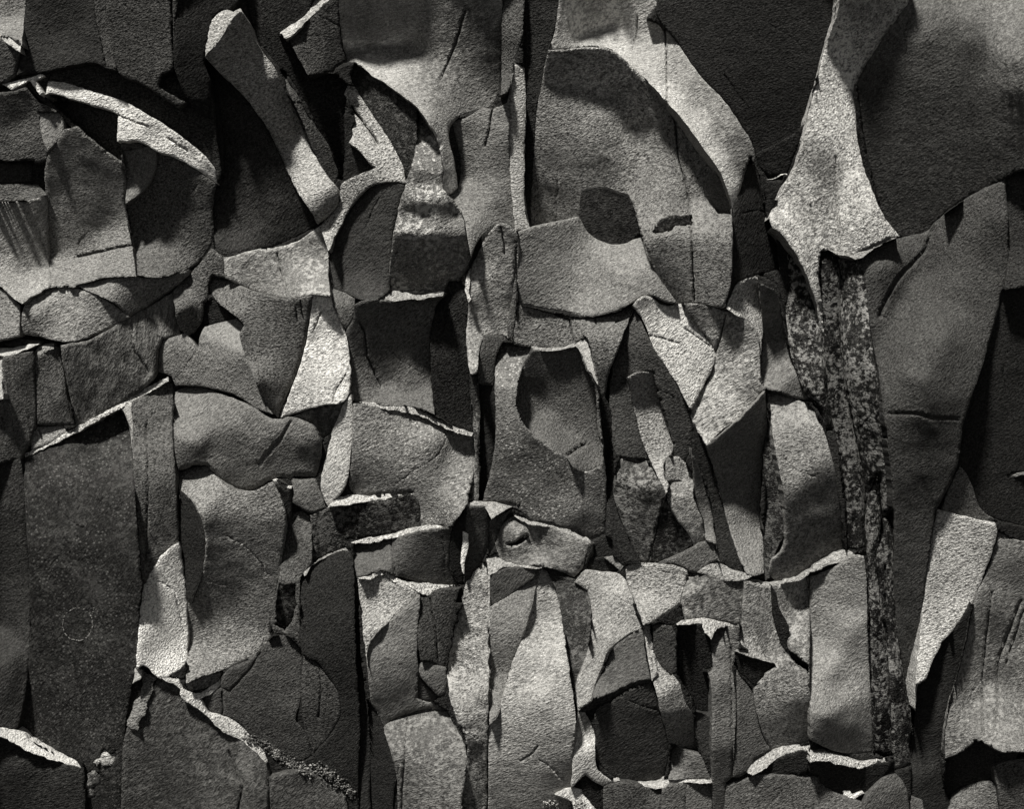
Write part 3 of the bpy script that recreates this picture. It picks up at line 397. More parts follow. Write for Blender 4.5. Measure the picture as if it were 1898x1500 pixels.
Q(PIECES[-1]['id'], 'broken_edge', '1385,1433 1398,1410 1438,1389 1470,1381 1502,1380 1502,1391 1462,1398 1430,1414 1409,1432 1395,1437', 170)
T('stone_block', 'stone block', 'long black block under a curved white edge, bottom right', '1500,1412 1526,1410 1558,1417 1590,1423 1625,1415 1657,1409 1640,1440 1618,1467 1600,1472 1570,1480 1540,1472 1522,1457 1518,1440 1500,1432', 26, lift=6, alb=0.12)
Q(PIECES[-1]['id'], 'broken_edge', '1500,1398 1526,1396 1569,1406 1590,1414 1635,1406 1657,1408 1625,1416 1590,1425 1558,1419 1526,1412 1502,1414', 165)
T('rock', 'rock', 'sloping grey slab along the bottom, right of the upright post', '1345,1455 1370,1448 1407,1437 1450,1437 1520,1440 1524,1452 1550,1470 1590,1485 1602,1491 1597,1520 1338,1520', '1380,1480,68 1440,1470,56 1500,1480,72 1450,1495,66 1560,1490,78', lift=8, rim=4, drop=4, bumpy=1.4)
T('stone_chip', 'stone chip', 'bright little chips in the dark joint, bottom right', '1562,1467 1575,1468 1580,1475 1598,1466 1602,1471 1582,1483 1564,1476', 170, lift=3, alb=0.42)
T('stone_block', 'stone', 'small pyramid-shaped grey stone at the bottom right', '1617,1465 1633,1444 1654,1432 1670,1444 1681,1468 1682,1520 1598,1520 1604,1482', '1650,1450,78 1640,1480,62 1660,1490,45', lift=10)

# ---- right of centre, upper
T('pale_wedge', 'rock', 'bright wedge-shaped slab below the arch interior, pointing down', '1173,566 1190,548 1200,548 1231,566 1263,563 1280,585 1306,622 1322,641 1328,655 1318,690 1306,712 1290,750 1285,768 1272,745 1255,712 1235,680 1212,645 1195,600 1183,580', '1210,580,135 1240,600,145 1280,640,135 1230,640,145 1260,680,150 1280,720,145 1300,680,115 1200,560,92', lift=6, alb=0.34, bumpy=0.7, cr=[(1.4, 3, '1203,622 1230,628 1260,636'), (1.3, 2.5, '1270,610 1300,630 1320,645')])
T('mottled_rock', 'rock', 'mottled pale slab ending in a white point, right of the bright wedge', '1268,563 1290,563 1340,575 1362,583 1386,595 1405,617 1408,657 1410,690 1418,722 1405,735 1398,752 1385,765 1370,780 1350,790 1330,805 1310,826 1298,808 1285,790 1279,770 1300,725 1320,690 1325,650 1305,620 1280,588', '1300,590,45 1340,600,52 1320,630,72 1370,620,72 1340,660,94 1370,680,115 1330,700,125 1390,700,94 1350,740,135 1300,760,145 1310,800,155 1370,760,125 1310,780,112 1390,730,62', lift=7, crust=0.5, alb=0.34, cr=[(2, 5, '1345,583 1335,630 1325,660 1315,690 1308,712')], stain=1.0)
T('stone_wedge', 'stone', 'grey wedge in the shadow below the right foot of the arch', '1346,571 1354,550 1365,526 1402,510 1410,542 1414,590 1413,630 1410,660 1404,620 1388,597 1365,584', '1370,550,72 1390,580,88 1400,530,46 1360,570,105', lift=-4)
T('rock', 'rock', 'grey slab, black above and pale below, left of the crusted streak', '1407,523 1437,537 1450,590 1460,643 1477,691 1490,720 1502,742 1470,738 1423,724 1415,717 1410,683 1414,617', '1425,560,28 1430,610,62 1430,660,84 1450,690,94 1440,715,94 1470,720,72', lift=-3, crust=0.3)
# fan slab and trunk-like streaks
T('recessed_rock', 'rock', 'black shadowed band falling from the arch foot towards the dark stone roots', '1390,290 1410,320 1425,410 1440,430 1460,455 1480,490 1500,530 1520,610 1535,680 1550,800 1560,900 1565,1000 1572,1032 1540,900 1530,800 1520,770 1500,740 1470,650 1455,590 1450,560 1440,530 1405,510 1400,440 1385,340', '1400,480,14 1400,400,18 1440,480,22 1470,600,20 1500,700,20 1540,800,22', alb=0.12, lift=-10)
T('crusted_streak', 'rock', 'long dark streak spotted with white crust, right of the pale mottled slab', '1458,457 1482,486 1501,521 1514,563 1527,617 1533,660 1538,740 1545,800 1530,800 1515,755 1495,730 1479,697 1466,657 1458,617 1455,577 1463,537 1461,497', '1470,500,62 1480,540,30 1490,600,62 1500,640,62 1490,680,62 1520,740,35', crust=1.0, lift=4, streak=0.5, alb=0.2, rim=9, drop=8, stain=1.0)
T('domed_rock', 'rock', 'dark domed face in the top right corner with a pale crown', '1686,-20 1918,-20 1918,325 1880,318 1865,335 1800,362 1775,378 1740,408 1722,430 1690,440 1660,442 1640,410 1620,340 1606,280 1592,190 1590,150 1620,95 1645,55 1675,10', '1720,10,91.0 1800,15,99.0 1850,30,116.0 1870,70,112.0 1800,55,74.0 1880,100,95.0 1740,35,80.0 1700,50,74.0 1760,60,56.0 1660,100,53.0 1720,110,44.0 1800,95,34.0 1870,130,76.0 1650,150,37.0 1700,200,32.0 1780,200,29.0 1870,200,53.0 1640,250,40.0 1700,280,24.0 1800,280,29.0 1870,260,48.0 1700,360,18.0 1680,420,10.0 1780,350,20.0 1850,310,32.0', lift=-16, alb=0.19, bumpy=0.7, rib=(1740, 1960, 15, 1.3), stain=0.6)
T('fan_rock', 'rock', 'tall pale fan-shaped slab spreading downward, upper right', '1558,-20 1555,10 1540,55 1528,90 1520,125 1510,165 1500,205 1490,255 1478,295 1465,325 1450,345 1440,370 1425,405 1430,420 1445,430 1465,455 1480,480 1495,510 1512,560 1525,620 1540,640 1545,600 1600,470 1640,448 1667,437 1638,400 1619,357 1606,325 1595,288 1589,253 1587,213 1585,168 1595,141 1609,115 1625,91 1643,61 1659,40 1675,16 1683,5 1686,-20', '1600,20,45 1560,60,62 1590,80,60 1560,120,112 1550,170,130 1580,150,98 1530,220,125 1570,220,135 1510,280,82 1540,310,70 1555,260,112 1582,270,155 1582,330,168 1600,375,155 1530,345,76 1500,380,105 1470,340,105 1450,390,155 1470,420,135 1520,420,94 1580,400,135 1620,420,125 1550,450,112 1510,500,104 1520,560,82', lift=24, crust=0.45, alb=0.32, cr=[(3, 3, '1548,290 1551,360 1556,440'), (2.5, 3, '1502,380 1512,440')], stain=1.0)
T('rock', 'rock', 'great dark slab at the right with fine radiating grain', '1865,330 1870,500 1858,540 1850,580 1830,650 1800,740 1785,790 1775,860 1745,930 1735,945 1730,1000 1722,1080 1712,1200 1705,1300 1697,1375 1690,1340 1660,1150 1655,1000 1652,880 1640,790 1630,700 1615,620 1605,560 1598,500 1595,480 1600,470 1640,450 1680,438 1725,425 1735,412 1775,380 1800,362', '1850,360,60 1780,400,62 1840,450,36 1750,460,62 1640,470,76 1690,450,74 1640,530,46 1625,600,40 1700,540,78 1680,600,88 1740,590,78 1800,560,46 1700,680,78 1770,680,56 1650,700,66 1680,740,62 1700,800,48 1680,880,46 1720,850,40 1680,980,46 1700,1050,46 1680,1150,50 1690,1250,36 1708,1150,25 1770,780,25 1740,900,30', lift=6, rim=3.2, drop=3, bumpy=1.4, cr=[(5, 5, '1728,425 1715,465 1690,490 1665,515 1645,550 1630,585'), (4, 3, '1650,766 1690,766 1730,775 1775,777')])
T('rock', 'rock', 'dark strip of rock along the right edge beside the great slab', '1865,330 1890,318 1918,310 1918,800 1890,780 1870,700 1858,570 1868,480', '1880,400,40 1885,500,45 1880,600,25', lift=-6)
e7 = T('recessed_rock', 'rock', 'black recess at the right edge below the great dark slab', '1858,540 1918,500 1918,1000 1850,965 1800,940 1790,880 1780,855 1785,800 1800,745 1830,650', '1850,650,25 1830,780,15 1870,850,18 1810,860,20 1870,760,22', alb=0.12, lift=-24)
Q(e7, 'broken_edge', '1866,883 1880,876 1898,875 1918,872 1918,880 1898,881 1882,883', 95)
T('stone_wedge', 'stone', 'small dark triangle standing on the pale parallelogram slab', '1780,862 1795,885 1810,925 1815,940 1850,968 1825,968 1780,958 1745,946 1760,905', '1780,900,50 1800,940,40', lift=-3)
tr = T('stone_roots', 'rock', 'bundle of dark root-like stone ropes spotted with white crust, running down the right', '1521,465 1547,467 1556,478 1560,560 1565,650 1576,740 1594,840 1606,930 1609,1032 1570,1028 1565,930 1555,840 1540,770 1530,720 1528,640 1525,590 1517,500', '1535,500,20 1545,560,24 1540,620,20 1548,700,30 1560,780,26 1575,860,30 1590,940,26 1590,1000,28', crust=0.5, streak=1.0, lift=4, alb=0.12, rim=9, drop=9, bumpy=1.4, part='rope')
Q(tr, 'rope', '1556,478 1580,480 1596,483 1604,525 1609,577 1617,643 1628,710 1640,790 1650,870 1655,955 1634,962 1626,885 1613,925 1609,1000 1605,925 1593,838 1575,738 1564,648 1559,560', '1578,500,62 1590,540,58 1578,600,66 1592,640,60 1588,700,52 1605,720,46 1595,780,50 1622,790,30 1612,850,40 1640,890,40', crust=1.0, streak=0.7, lift=6, alb=0.2, rim=10, drop=10, bumpy=1.4, stain=1.0)
Q(tr, 'rope', '1608,930 1624,885 1632,970 1623,1030 1641,1150 1651,1300 1656,1402 1640,1405 1620,1395 1615,1300 1610,1150 1607,1030', '1620,960,46 1614,1040,40 1622,1120,50 1628,1200,38 1632,1290,42 1636,1370,28', crust=0.6, streak=1.0, lift=4, alb=0.16, rim=8, drop=9, bumpy=1.4)
Q(tr, 'rope', '1633,962 1655,948 1656,1030 1660,1150 1674,1245 1690,1340 1692,1420 1660,1430 1655,1400 1651,1300 1641,1150 1625,1032 1632,985', '1645,1000,54 1642,1060,50 1650,1140,50 1658,1210,58 1662,1290,44 1672,1370,36', crust=0.6, streak=1.0, lift=5, alb=0.17, rim=8, drop=8, bumpy=1.4, cr=[(3, 6, '1640,1050 1644,1130')])
Q(tr, 'broken_edge', '1535,464 1560,466 1575,471 1600,462 1640,443 1662,440 1635,452 1605,472 1595,480 1575,477 1555,473', 150, lift=4)

# ---- right of centre, lower
T('crescent_rock', 'rock', 'black crescent-shaped face between two grey slabs, right of centre', '1418,725 1424,760 1431,800 1437,840 1445,885 1456,933 1457,981 1436,1027 1431,1067 1418,1077 1415,987 1418,907 1413,853 1413,832', '1425,800,30 1430,850,28 1440,920,16 1430,950,35 1430,1000,25 1422,1050,35', lift=-6, alb=0.14, crust=0.3)
T('rock', 'rock', 'pale rounded slab with dark blotches left of the stone roots', '1420,723 1437,725 1477,741 1500,752 1514,773 1525,795 1543,853 1552,907 1560,967 1567,1024 1530,1042 1505,1054 1480,1072 1440,1080 1425,1062 1430,1040 1450,1020 1455,985 1455,940 1450,900 1440,850 1432,800 1427,760', '1450,760,112 1490,770,104 1460,820,94 1500,830,94 1470,880,94 1520,900,60 1490,940,72 1500,990,56 1460,1000,72 1540,1000,45 1460,1050,66', lift=5, crust=0.4)
T('long_rock', 'rock', 'long tapering grey slab under the white point, right of centre', '1311,824 1362,784 1394,752 1418,725 1421,800 1413,835 1415,880 1410,933 1415,987 1416,1063 1394,1068 1381,1064 1370,1037 1354,989 1341,941 1325,880 1314,837', '1330,840,62 1380,800,35 1400,770,22 1370,830,42 1350,870,72 1390,880,62 1360,930,88 1390,950,84 1380,1010,94 1400,1040,88 1410,900,40', lift=-6, bumpy=1.3)
T('rock', 'rock', 'dark strip along the left side of the long tapering slab', '1279,773 1309,827 1314,840 1325,885 1341,941 1354,987 1370,1035 1382,1066 1357,1058 1330,1042 1325,987 1317,933 1303,880 1285,853 1279,827', '1290,810,12 1310,860,25 1320,900,40 1335,960,50 1350,1010,56 1365,1050,45', lift=-4)
T('rock', 'rock', 'dark slab left of the bright wedge, forked by a pale strip', '1175,570 1190,600 1212,645 1240,690 1265,735 1280,770 1282,830 1270,860 1250,850 1245,840 1200,855 1150,850 1135,830 1130,760 1132,700 1145,650 1160,610', '1165,620,72 1150,680,62 1145,740,62 1150,800,66 1190,640,55 1215,680,28 1235,720,24 1260,760,36 1250,800,46 1260,830,40', lift=-3)
T('pale_strip', 'rock', 'pale tapering strip running down inside the forked dark slab', '1163,700 1180,690 1210,690 1223,741 1237,787 1247,835 1231,859 1234,885 1242,901 1234,919 1223,893 1205,853 1191,819 1178,773', '1190,715,78 1200,780,104 1220,830,110 1228,880,125 1200,830,104', lift=3)
T('crevice_rock', 'rock', 'black crevice-like strip right of the specked column', '1110,740 1120,735 1132,760 1135,830 1140,880 1138,920 1151,960 1167,1000 1188,1045 1160,1047 1135,1002 1123,992 1125,920 1122,860 1115,800', '1123,800,13 1130,880,22 1140,960,45 1150,1010,40 1125,780,18', lift=-8, alb=0.15, cr=[(2.5, 6, '1140,890 1150,950 1170,1000 1185,1035')])
T('rough_rock', 'rock', 'rough dark slab with a pale blotched top, right of the black strip', '1149,848 1197,851 1221,891 1234,920 1221,960 1210,1013 1202,1045 1186,1045 1167,1000 1151,960 1138,920 1141,880', '1170,870,78 1190,880,110 1160,900,46 1200,920,52 1180,950,42 1190,1000,42 1175,980,46', bumpy=2.2, crust=0.6, lift=2, cr=[(1.4, 3, '1230,925 1215,980 1205,1040')], stain=1.0)
T('rough_rock', 'rock', 'rough grey slab with a bright shoulder beneath the forked dark slab', '1234,848 1258,845 1285,880 1287,891 1285,923 1301,960 1309,1003 1287,1015 1274,987 1253,963 1239,933 1237,912 1245,896 1234,891', '1250,865,88 1260,900,128 1275,890,108 1265,940,78 1290,980,62 1255,880,70', bumpy=2.2, crust=0.5, lift=4, cr=[(1.8, 5, '1236,896 1250,893 1262,892')], stain=1.0)
T('stone_wedge', 'stone', 'dark wedge at the foot of the two rough slabs', '1234,920 1240,935 1255,965 1275,990 1287,1015 1260,1027 1225,1044 1202,1045 1212,1010 1222,960', '1245,960,28 1255,1000,40 1225,1010,35', lift=-3, crust=0.4)
T('stone_sliver', 'stone', 'narrow grey strip left of the dark strip, right of the rough slabs', '1282,830 1300,880 1317,933 1325,990 1334,1042 1310,1007 1302,960 1287,920 1285,880', '1290,870,40 1300,920,56 1312,970,78 1315,1000,88', lift=2)
T('ledge_stone', 'stone', 'small grey ledge face with a bright top under the rough slabs', '1221,1044 1263,1024 1309,1004 1327,1011 1335,1037 1301,1058 1293,1063 1279,1061 1258,1050', 72, lift=6, rim=3.5, drop=4)
T('pale_pebble', 'stone', 'pale chunk of rock at the foot of the long tapering slab', '1293,1061 1306,1051 1333,1043 1357,1056 1381,1064 1394,1069 1378,1076 1346,1077 1317,1070', '1310,1058,100 1340,1055,125 1370,1068,120', lift=8, bumpy=1.8)
Q(sd, 'broken_edge', '1380,1072 1398,1075 1446,1079 1478,1071 1505,1052 1526,1036 1569,1018 1600,1016 1569,1036 1537,1049 1513,1058 1489,1071 1467,1080 1440,1084 1400,1082', 145, rough=2.5)

# ---- right edge, lower
T('parallelogram_rock', 'rock', 'pale parallelogram slab tapering to a point, lower right', '1737,944 1780,955 1820,965 1845,970 1848,985 1840,1020 1825,1060 1810,1100 1800,1125 1790,1145 1770,1165 1745,1195 1725,1235 1712,1265 1701,1270 1697,1320 1697,1270 1705,1180 1715,1080 1728,990', '1770,980,108 1800,1000,104 1820,1020,98 1750,1050,114 1790,1080,108 1740,1130,125 1770,1130,135 1720,1200,140 1730,1090,108', lift=12, rim=3, drop=2.5, alb=0.32)
T('rock', 'rock', 'grey weathered slab with long cracks at the right edge, lower right', '1850,985 1880,1000 1918,990 1918,1400 1880,1395 1850,1397 1835,1387 1820,1372 1805,1382 1780,1397 1752,1407 1752,1370 1762,1300 1778,1240 1792,1180 1802,1130 1815,1090 1835,1045', '1850,1030,84 1880,1060,60 1840,1100,88 1815,1130,72 1870,1150,72 1800,1200,66 1800,1270,72 1850,1220,84 1810,1340,108 1870,1330,94 1840,1290,100 1780,1350,72 1890,1250,78', lift=4, crust=0.45, cr=[(2.5, 5, '1838,1100 1828,1180 1822,1240 1820,1360'), (4, 5, '1892,1115 1870,1170 1850,1225 1848,1340'), (3, 4, '1898,1130 1865,1230')])
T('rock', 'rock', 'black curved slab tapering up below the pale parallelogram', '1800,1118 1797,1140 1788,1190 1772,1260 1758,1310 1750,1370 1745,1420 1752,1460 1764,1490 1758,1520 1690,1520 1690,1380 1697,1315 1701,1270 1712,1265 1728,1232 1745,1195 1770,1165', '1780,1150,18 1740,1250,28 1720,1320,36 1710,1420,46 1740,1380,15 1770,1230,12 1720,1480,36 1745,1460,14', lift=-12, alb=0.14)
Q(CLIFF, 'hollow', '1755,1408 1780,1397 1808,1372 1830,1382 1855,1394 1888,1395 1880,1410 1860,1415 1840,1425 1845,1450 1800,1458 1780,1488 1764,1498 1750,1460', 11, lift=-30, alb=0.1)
T('stone_block', 'stone', 'grey stone with a pale top at the bottom edge below the black hole, right', '1740,1520 1763,1489 1798,1455 1838,1449 1851,1473 1862,1520', '1800,1465,92 1830,1480,62 1800,1490,88', lift=6)
T('stone_block', 'stone', 'dark stone in the bottom right corner', '1840,1423 1860,1413 1885,1408 1918,1400 1918,1520 1862,1520 1850,1470', '1870,1440,62 1885,1480,42', lift=6)
T('stone_wedge', 'stone', 'small grey wedge at the bottom edge left of the black curved slab foot', '1688,1475 1710,1485 1728,1520 1686,1520', 72, lift=6)
T('recessed_rock', 'rock', 'black hollow rock in deep shadow at the right foot of the great arch', '1392,290 1405,320 1422,400 1438,440 1446,500 1405,510 1367,524 1354,548 1345,575 1341,570 1352,540 1358,470 1358,410 1360,385 1374,345 1382,310', '1385,330,34 1400,400,20 1380,450,22 1400,480,12 1360,540,22', alb=0.06, lift=-14)  # dark albedo stands in for the arch-foot shadow
GAIN = {0: 0.25, 1: 0.25, 2: 0.25, 3: 0.25, 4: 0.25, 5: 0.25, 6: 0.25, 7: 0.25, 8: 1.108, 9: 0.25, 10: 0.25, 11: 0.25, 12: 0.25, 13: 0.25, 14: 0.25, 15: 0.25, 16: 0.25, 17: 0.25, 18: 0.25, 19: 0.25, 20: 1.482, 21: 0.898, 22: 0.987, 23: 0.873, 24: 0.358, 25: 1.013, 26: 0.8, 27: 1.059, 28: 0.787, 29: 1.022, 30: 0.903, 31: 0.959, 32: 0.94, 33: 1.7, 34: 1.7, 35: 0.987, 36: 1.7, 37: 1.305, 38: 1.7, 39: 0.836, 40: 0.922, 41: 0.844, 42: 0.25, 43: 1.558, 44: 1.187, 45: 0.8, 46: 0.8, 47: 0.8, 48: 1.423, 49: 0.918, 50: 0.25, 51: 0.804, 52: 0.764, 53: 0.787, 54: 0.875, 55: 0.871, 56: 1.215, 57: 0.474, 58: 0.906, 59: 0.68, 60: 0.8, 61: 0.822, 62: 0.8, 63: 0.825, 64: 1.399, 65: 1.018, 66: 0.909, 67: 0.963, 68: 0.918, 69: 0.25, 70: 0.845, 71: 0.945, 72: 0.25, 73: 0.25, 74: 0.953, 75: 1.7, 76: 0.25, 77: 0.25, 78: 0.872, 79: 0.837, 80: 0.91, 81: 0.905, 82: 0.8, 83: 1.11, 84: 0.392, 85: 0.908, 86: 0.8, 87: 0.764, 88: 0.8, 89: 1.7, 90: 0.25, 91: 0.89, 92: 0.778, 93: 0.854, 94: 0.25, 95: 0.25, 96: 0.826, 97: 1.158, 98: 0.8, 99: 1.15, 100: 0.684, 101: 0.645, 102: 0.8, 103: 1.587, 104: 0.823, 105: 0.631, 106: 0.627, 107: 0.918, 108: 1.158, 109: 0.727, 110: 0.665, 111: 0.788, 112: 0.542, 113: 0.8, 114: 0.8, 115: 1.381, 116: 0.25, 117: 0.875, 118: 0.25, 119: 0.599, 120: 1.103, 121: 0.25, 122: 0.8, 123: 0.849, 124: 0.708, 125: 0.8, 126: 0.84, 127: 0.863, 128: 0.853, 129: 0.8, 130: 0.808, 131: 1.661, 132: 1.049, 133: 0.25, 134: 0.496, 135: 0.745, 136: 0.911, 137: 0.8, 138: 0.8, 139: 0.881, 140: 0.25, 141: 0.528, 142: 0.25, 143: 0.827, 144: 0.8, 145: 1.617, 146: 0.468, 147: 0.25, 148: 1.7, 149: 0.491, 150: 0.8, 151: 0.25, 152: 1.005, 153: 0.88, 154: 0.759, 155: 0.803, 156: 0.72, 157: 0.8, 158: 0.682, 159: 0.88, 160: 0.907, 161: 0.849, 162: 1.135, 163: 0.318, 164: 1.7, 165: 0.845, 166: 1.013, 167: 0.25, 168: 0.776, 169: 0.835, 170: 0.8, 171: 0.896, 172: 0.705, 173: 0.277, 174: 0.782, 175: 0.764, 176: 0.899, 177: 0.8, 178: 0.701, 179: 0.291, 180: 0.695, 181: 0.25, 182: 0.845, 183: 0.25, 184: 0.8, 185: 0.26, 186: 0.8, 187: 0.25, 188: 0.8, 189: 0.839, 190: 1.158, 191: 0.645, 192: 0.887, 193: 0.706, 194: 1.238, 195: 0.802, 196: 0.25, 197: 0.25, 198: 0.591, 199: 0.847, 200: 0.734, 201: 0.988, 202: 0.766, 203: 0.8, 204: 0.92, 205: 0.25, 206: 0.25, 207: 0.25, 208: 0.481, 209: 0.8, 210: 0.25, 211: 0.779, 212: 0.727, 213: 0.497, 214: 0.772, 215: 0.805, 216: 0.586, 217: 0.294, 218: 0.741, 219: 0.432, 220: 0.892, 221: 0.79, 222: 0.973, 223: 0.8, 224: 0.859, 225: 0.833, 226: 0.45, 227: 0.968, 228: 0.887, 229: 0.877, 230: 0.881, 231: 0.662}  # per-piece colour factors that carry leftover light and shade into the albedo

# ================================================================= building
def srgb(v):
    v = np.clip(np.asarray(v, float) / 255.0, 0, 1)
    return np.where(v <= 0.04045, v / 12.92, ((v + 0.055) / 1.055) ** 2.4)

def _hash(ix, iy, seed):
    h = (ix.astype(np.int64) * 374761393 + iy.astype(np.int64) * 668265263 + seed * 974634777) & 0xFFFFFFFF
    h = ((h ^ (h >> 13)) * 1274126177) & 0xFFFFFFFF
    return ((h ^ (h >> 16)) & 0xFFFF) / 65535.0
def vnoise(x, y, seed):
    ix, iy = np.floor(x), np.floor(y)
    fx, fy = x - ix, y - iy
    fx = fx * fx * fx * (fx * (fx * 6 - 15) + 10); fy = fy * fy * fy * (fy * (fy * 6 - 15) + 10)
    a = _hash(ix, iy, seed); b = _hash(ix + 1, iy, seed)
    c = _hash(ix, iy + 1, seed); d = _hash(ix + 1, iy + 1, seed)
    return (a + (b - a) * fx) * (1 - fy) + (c + (d - c) * fx) * fy - 0.5
def fbm(x, y, seed, oct=3):
    s = 0; a = 1.0
    for k in range(oct):
        s = s + a * vnoise(x, y, seed + 17 * k); x = x * 2.03; y = y * 2.03; a *= 0.5
    return s

def extend(pts):
    out = []
    for x, y in pts:
        if x <= -15: x -= 150
        if x >= W + 15: x += 150
        if y <= -15: y -= 120
        if y >= H + 15: y += 120
        out.append((x, y))
    return out
def smooth_outline(pts, step=5.0, rough=0.8, seed=0):
    P = np.array(pts); n = len(P)
    # corner test
    d = np.roll(P, -1, 0) - P
    ln = np.hypot(d[:, 0], d[:, 1]) + 1e-9
    u = d / ln[:, None]
    cosang = (u * np.roll(u, 1, 0)).sum(1)
    corner = cosang < math.cos(math.radians(48))
    tan = (u + np.roll(u, 1, 0)); tan /= (np.hypot(tan[:, 0], tan[:, 1]) + 1e-9)[:, None]
    out = []
    for i in range(n):
        j = (i + 1) % n
        a, b = P[i], P[j]
        m0 = (u[i] if corner[i] else tan[i]) * ln[i]
        m1 = (u[i] if corner[j] else tan[j]) * ln[i]
        k = max(1, int(round(ln[i] / step)))
        t = np.arange(k)[:, None] / k
        out.append((2*t**3-3*t**2+1)*a + (t**3-2*t**2+t)*m0 + (-2*t**3+3*t**2)*b + (t**3-t**2)*m1)
    Q_ = np.concatenate(out)
    s = np.arange(len(Q_))
    nx = fbm(Q_[:, 0] / 9.0, Q_[:, 1] / 9.0, 11, 3); ny = fbm(Q_[:, 0] / 9.0, Q_[:, 1] / 9.0, 71, 3)
    Q_ = Q_ + np.stack([nx, ny], 1) * rough * 2.2
    # drop points that crowd
    keep = [0]
    for k in range(1, len(Q_)):
        if np.hypot(*(Q_[k] - Q_[keep[-1]])) > 1.5: keep.append(k)
    if np.hypot(*(Q_[keep[-1]] - Q_[keep[0]])) < 1.5: keep.pop()
    return Q_[keep]
def area(P):
    x, y = P[:, 0], P[:, 1]
    return 0.5 * np.sum(x * np.roll(y, -1) - np.roll(x, -1) * y)
def inside(px, py, P):
    r = np.zeros(px.shape, bool)
    x1, y1 = P[:, 0], P[:, 1]; x2, y2 = np.roll(x1, -1), np.roll(y1, -1)
    for a, b, c, d in zip(x1, y1, x2, y2):
        if b == d: continue
        m = ((b > py) != (d > py))
        if not m.any(): continue
        xi = (c - a) * (py - b) / (d - b) + a
        r ^= m & (px < xi)
    return r
def seg_dist(px, py, A, closed=True):
    best = np.full(px.shape, 1e9)
    B = np.roll(A, -1, 0) if closed else A[1:]
    A_ = A if closed else A[:-1]
    for (ax, ay), (bx, by) in zip(A_, B):
        dx, dy = bx - ax, by - ay
        l2 = dx * dx + dy * dy + 1e-9
        t = np.clip(((px - ax) * dx + (py - ay) * dy) / l2, 0, 1)
        dd = (px - ax - t * dx) ** 2 + (py - ay - t * dy) ** 2
        np.minimum(best, dd, out=best)
    return np.sqrt(best)
def poly_dist(px, py, A):     # chunked, vectorised distance to the closed outline
    B = np.roll(A, -1, 0); D = B - A; l2 = (D ** 2).sum(1) + 1e-9
    out = np.empty(len(px))
    for i in range(0, len(px), 4000):
        x = px[i:i+4000, None]; y = py[i:i+4000, None]
        t = np.clip(((x - A[:, 0]) * D[:, 0] + (y - A[:, 1]) * D[:, 1]) / l2, 0, 1)
        out[i:i+4000] = np.sqrt(((x - A[:, 0] - t * D[:, 0]) ** 2 + (y - A[:, 1] - t * D[:, 1]) ** 2).min(1))
    return out

# direction of the light in the wall plane and its angle to the wall normal
LT = np.array([L[0], L[2]]); lt = np.hypot(*LT); LT /= lt
THETA = math.atan2(lt, -L[1])
A_MIN, A_MAX = math.radians(-28), math.radians(50)

def dct_solve(p, r, w, g):
    """surface whose slopes come closest to p (right) and r (down), spacing g, free edges"""
    n, m = r.shape
    # divergence on an evenly mirrored domain
    P2 = np.concatenate([p, -p[:, ::-1]], 1); P2 = np.concatenate([P2, P2[::-1]], 0)
    R2 = np.concatenate([r, r[:, ::-1]], 1); R2 = np.concatenate([R2, -R2[::-1]], 0)
    kx = np.fft.fftfreq(2 * m) * 2 * np.pi / g; ky = np.fft.fftfreq(2 * n) * 2 * np.pi / g
    KX, KY = np.meshgrid(kx, ky)
    den = w * KX ** 2 + KY ** 2 + 1e-7
    F = -1j * (w * KX * np.fft.fft2(P2) + KY * np.fft.fft2(R2)) / den
    F[0, 0] = 0
    return np.real(np.fft.ifft2(F))[:n, :m]

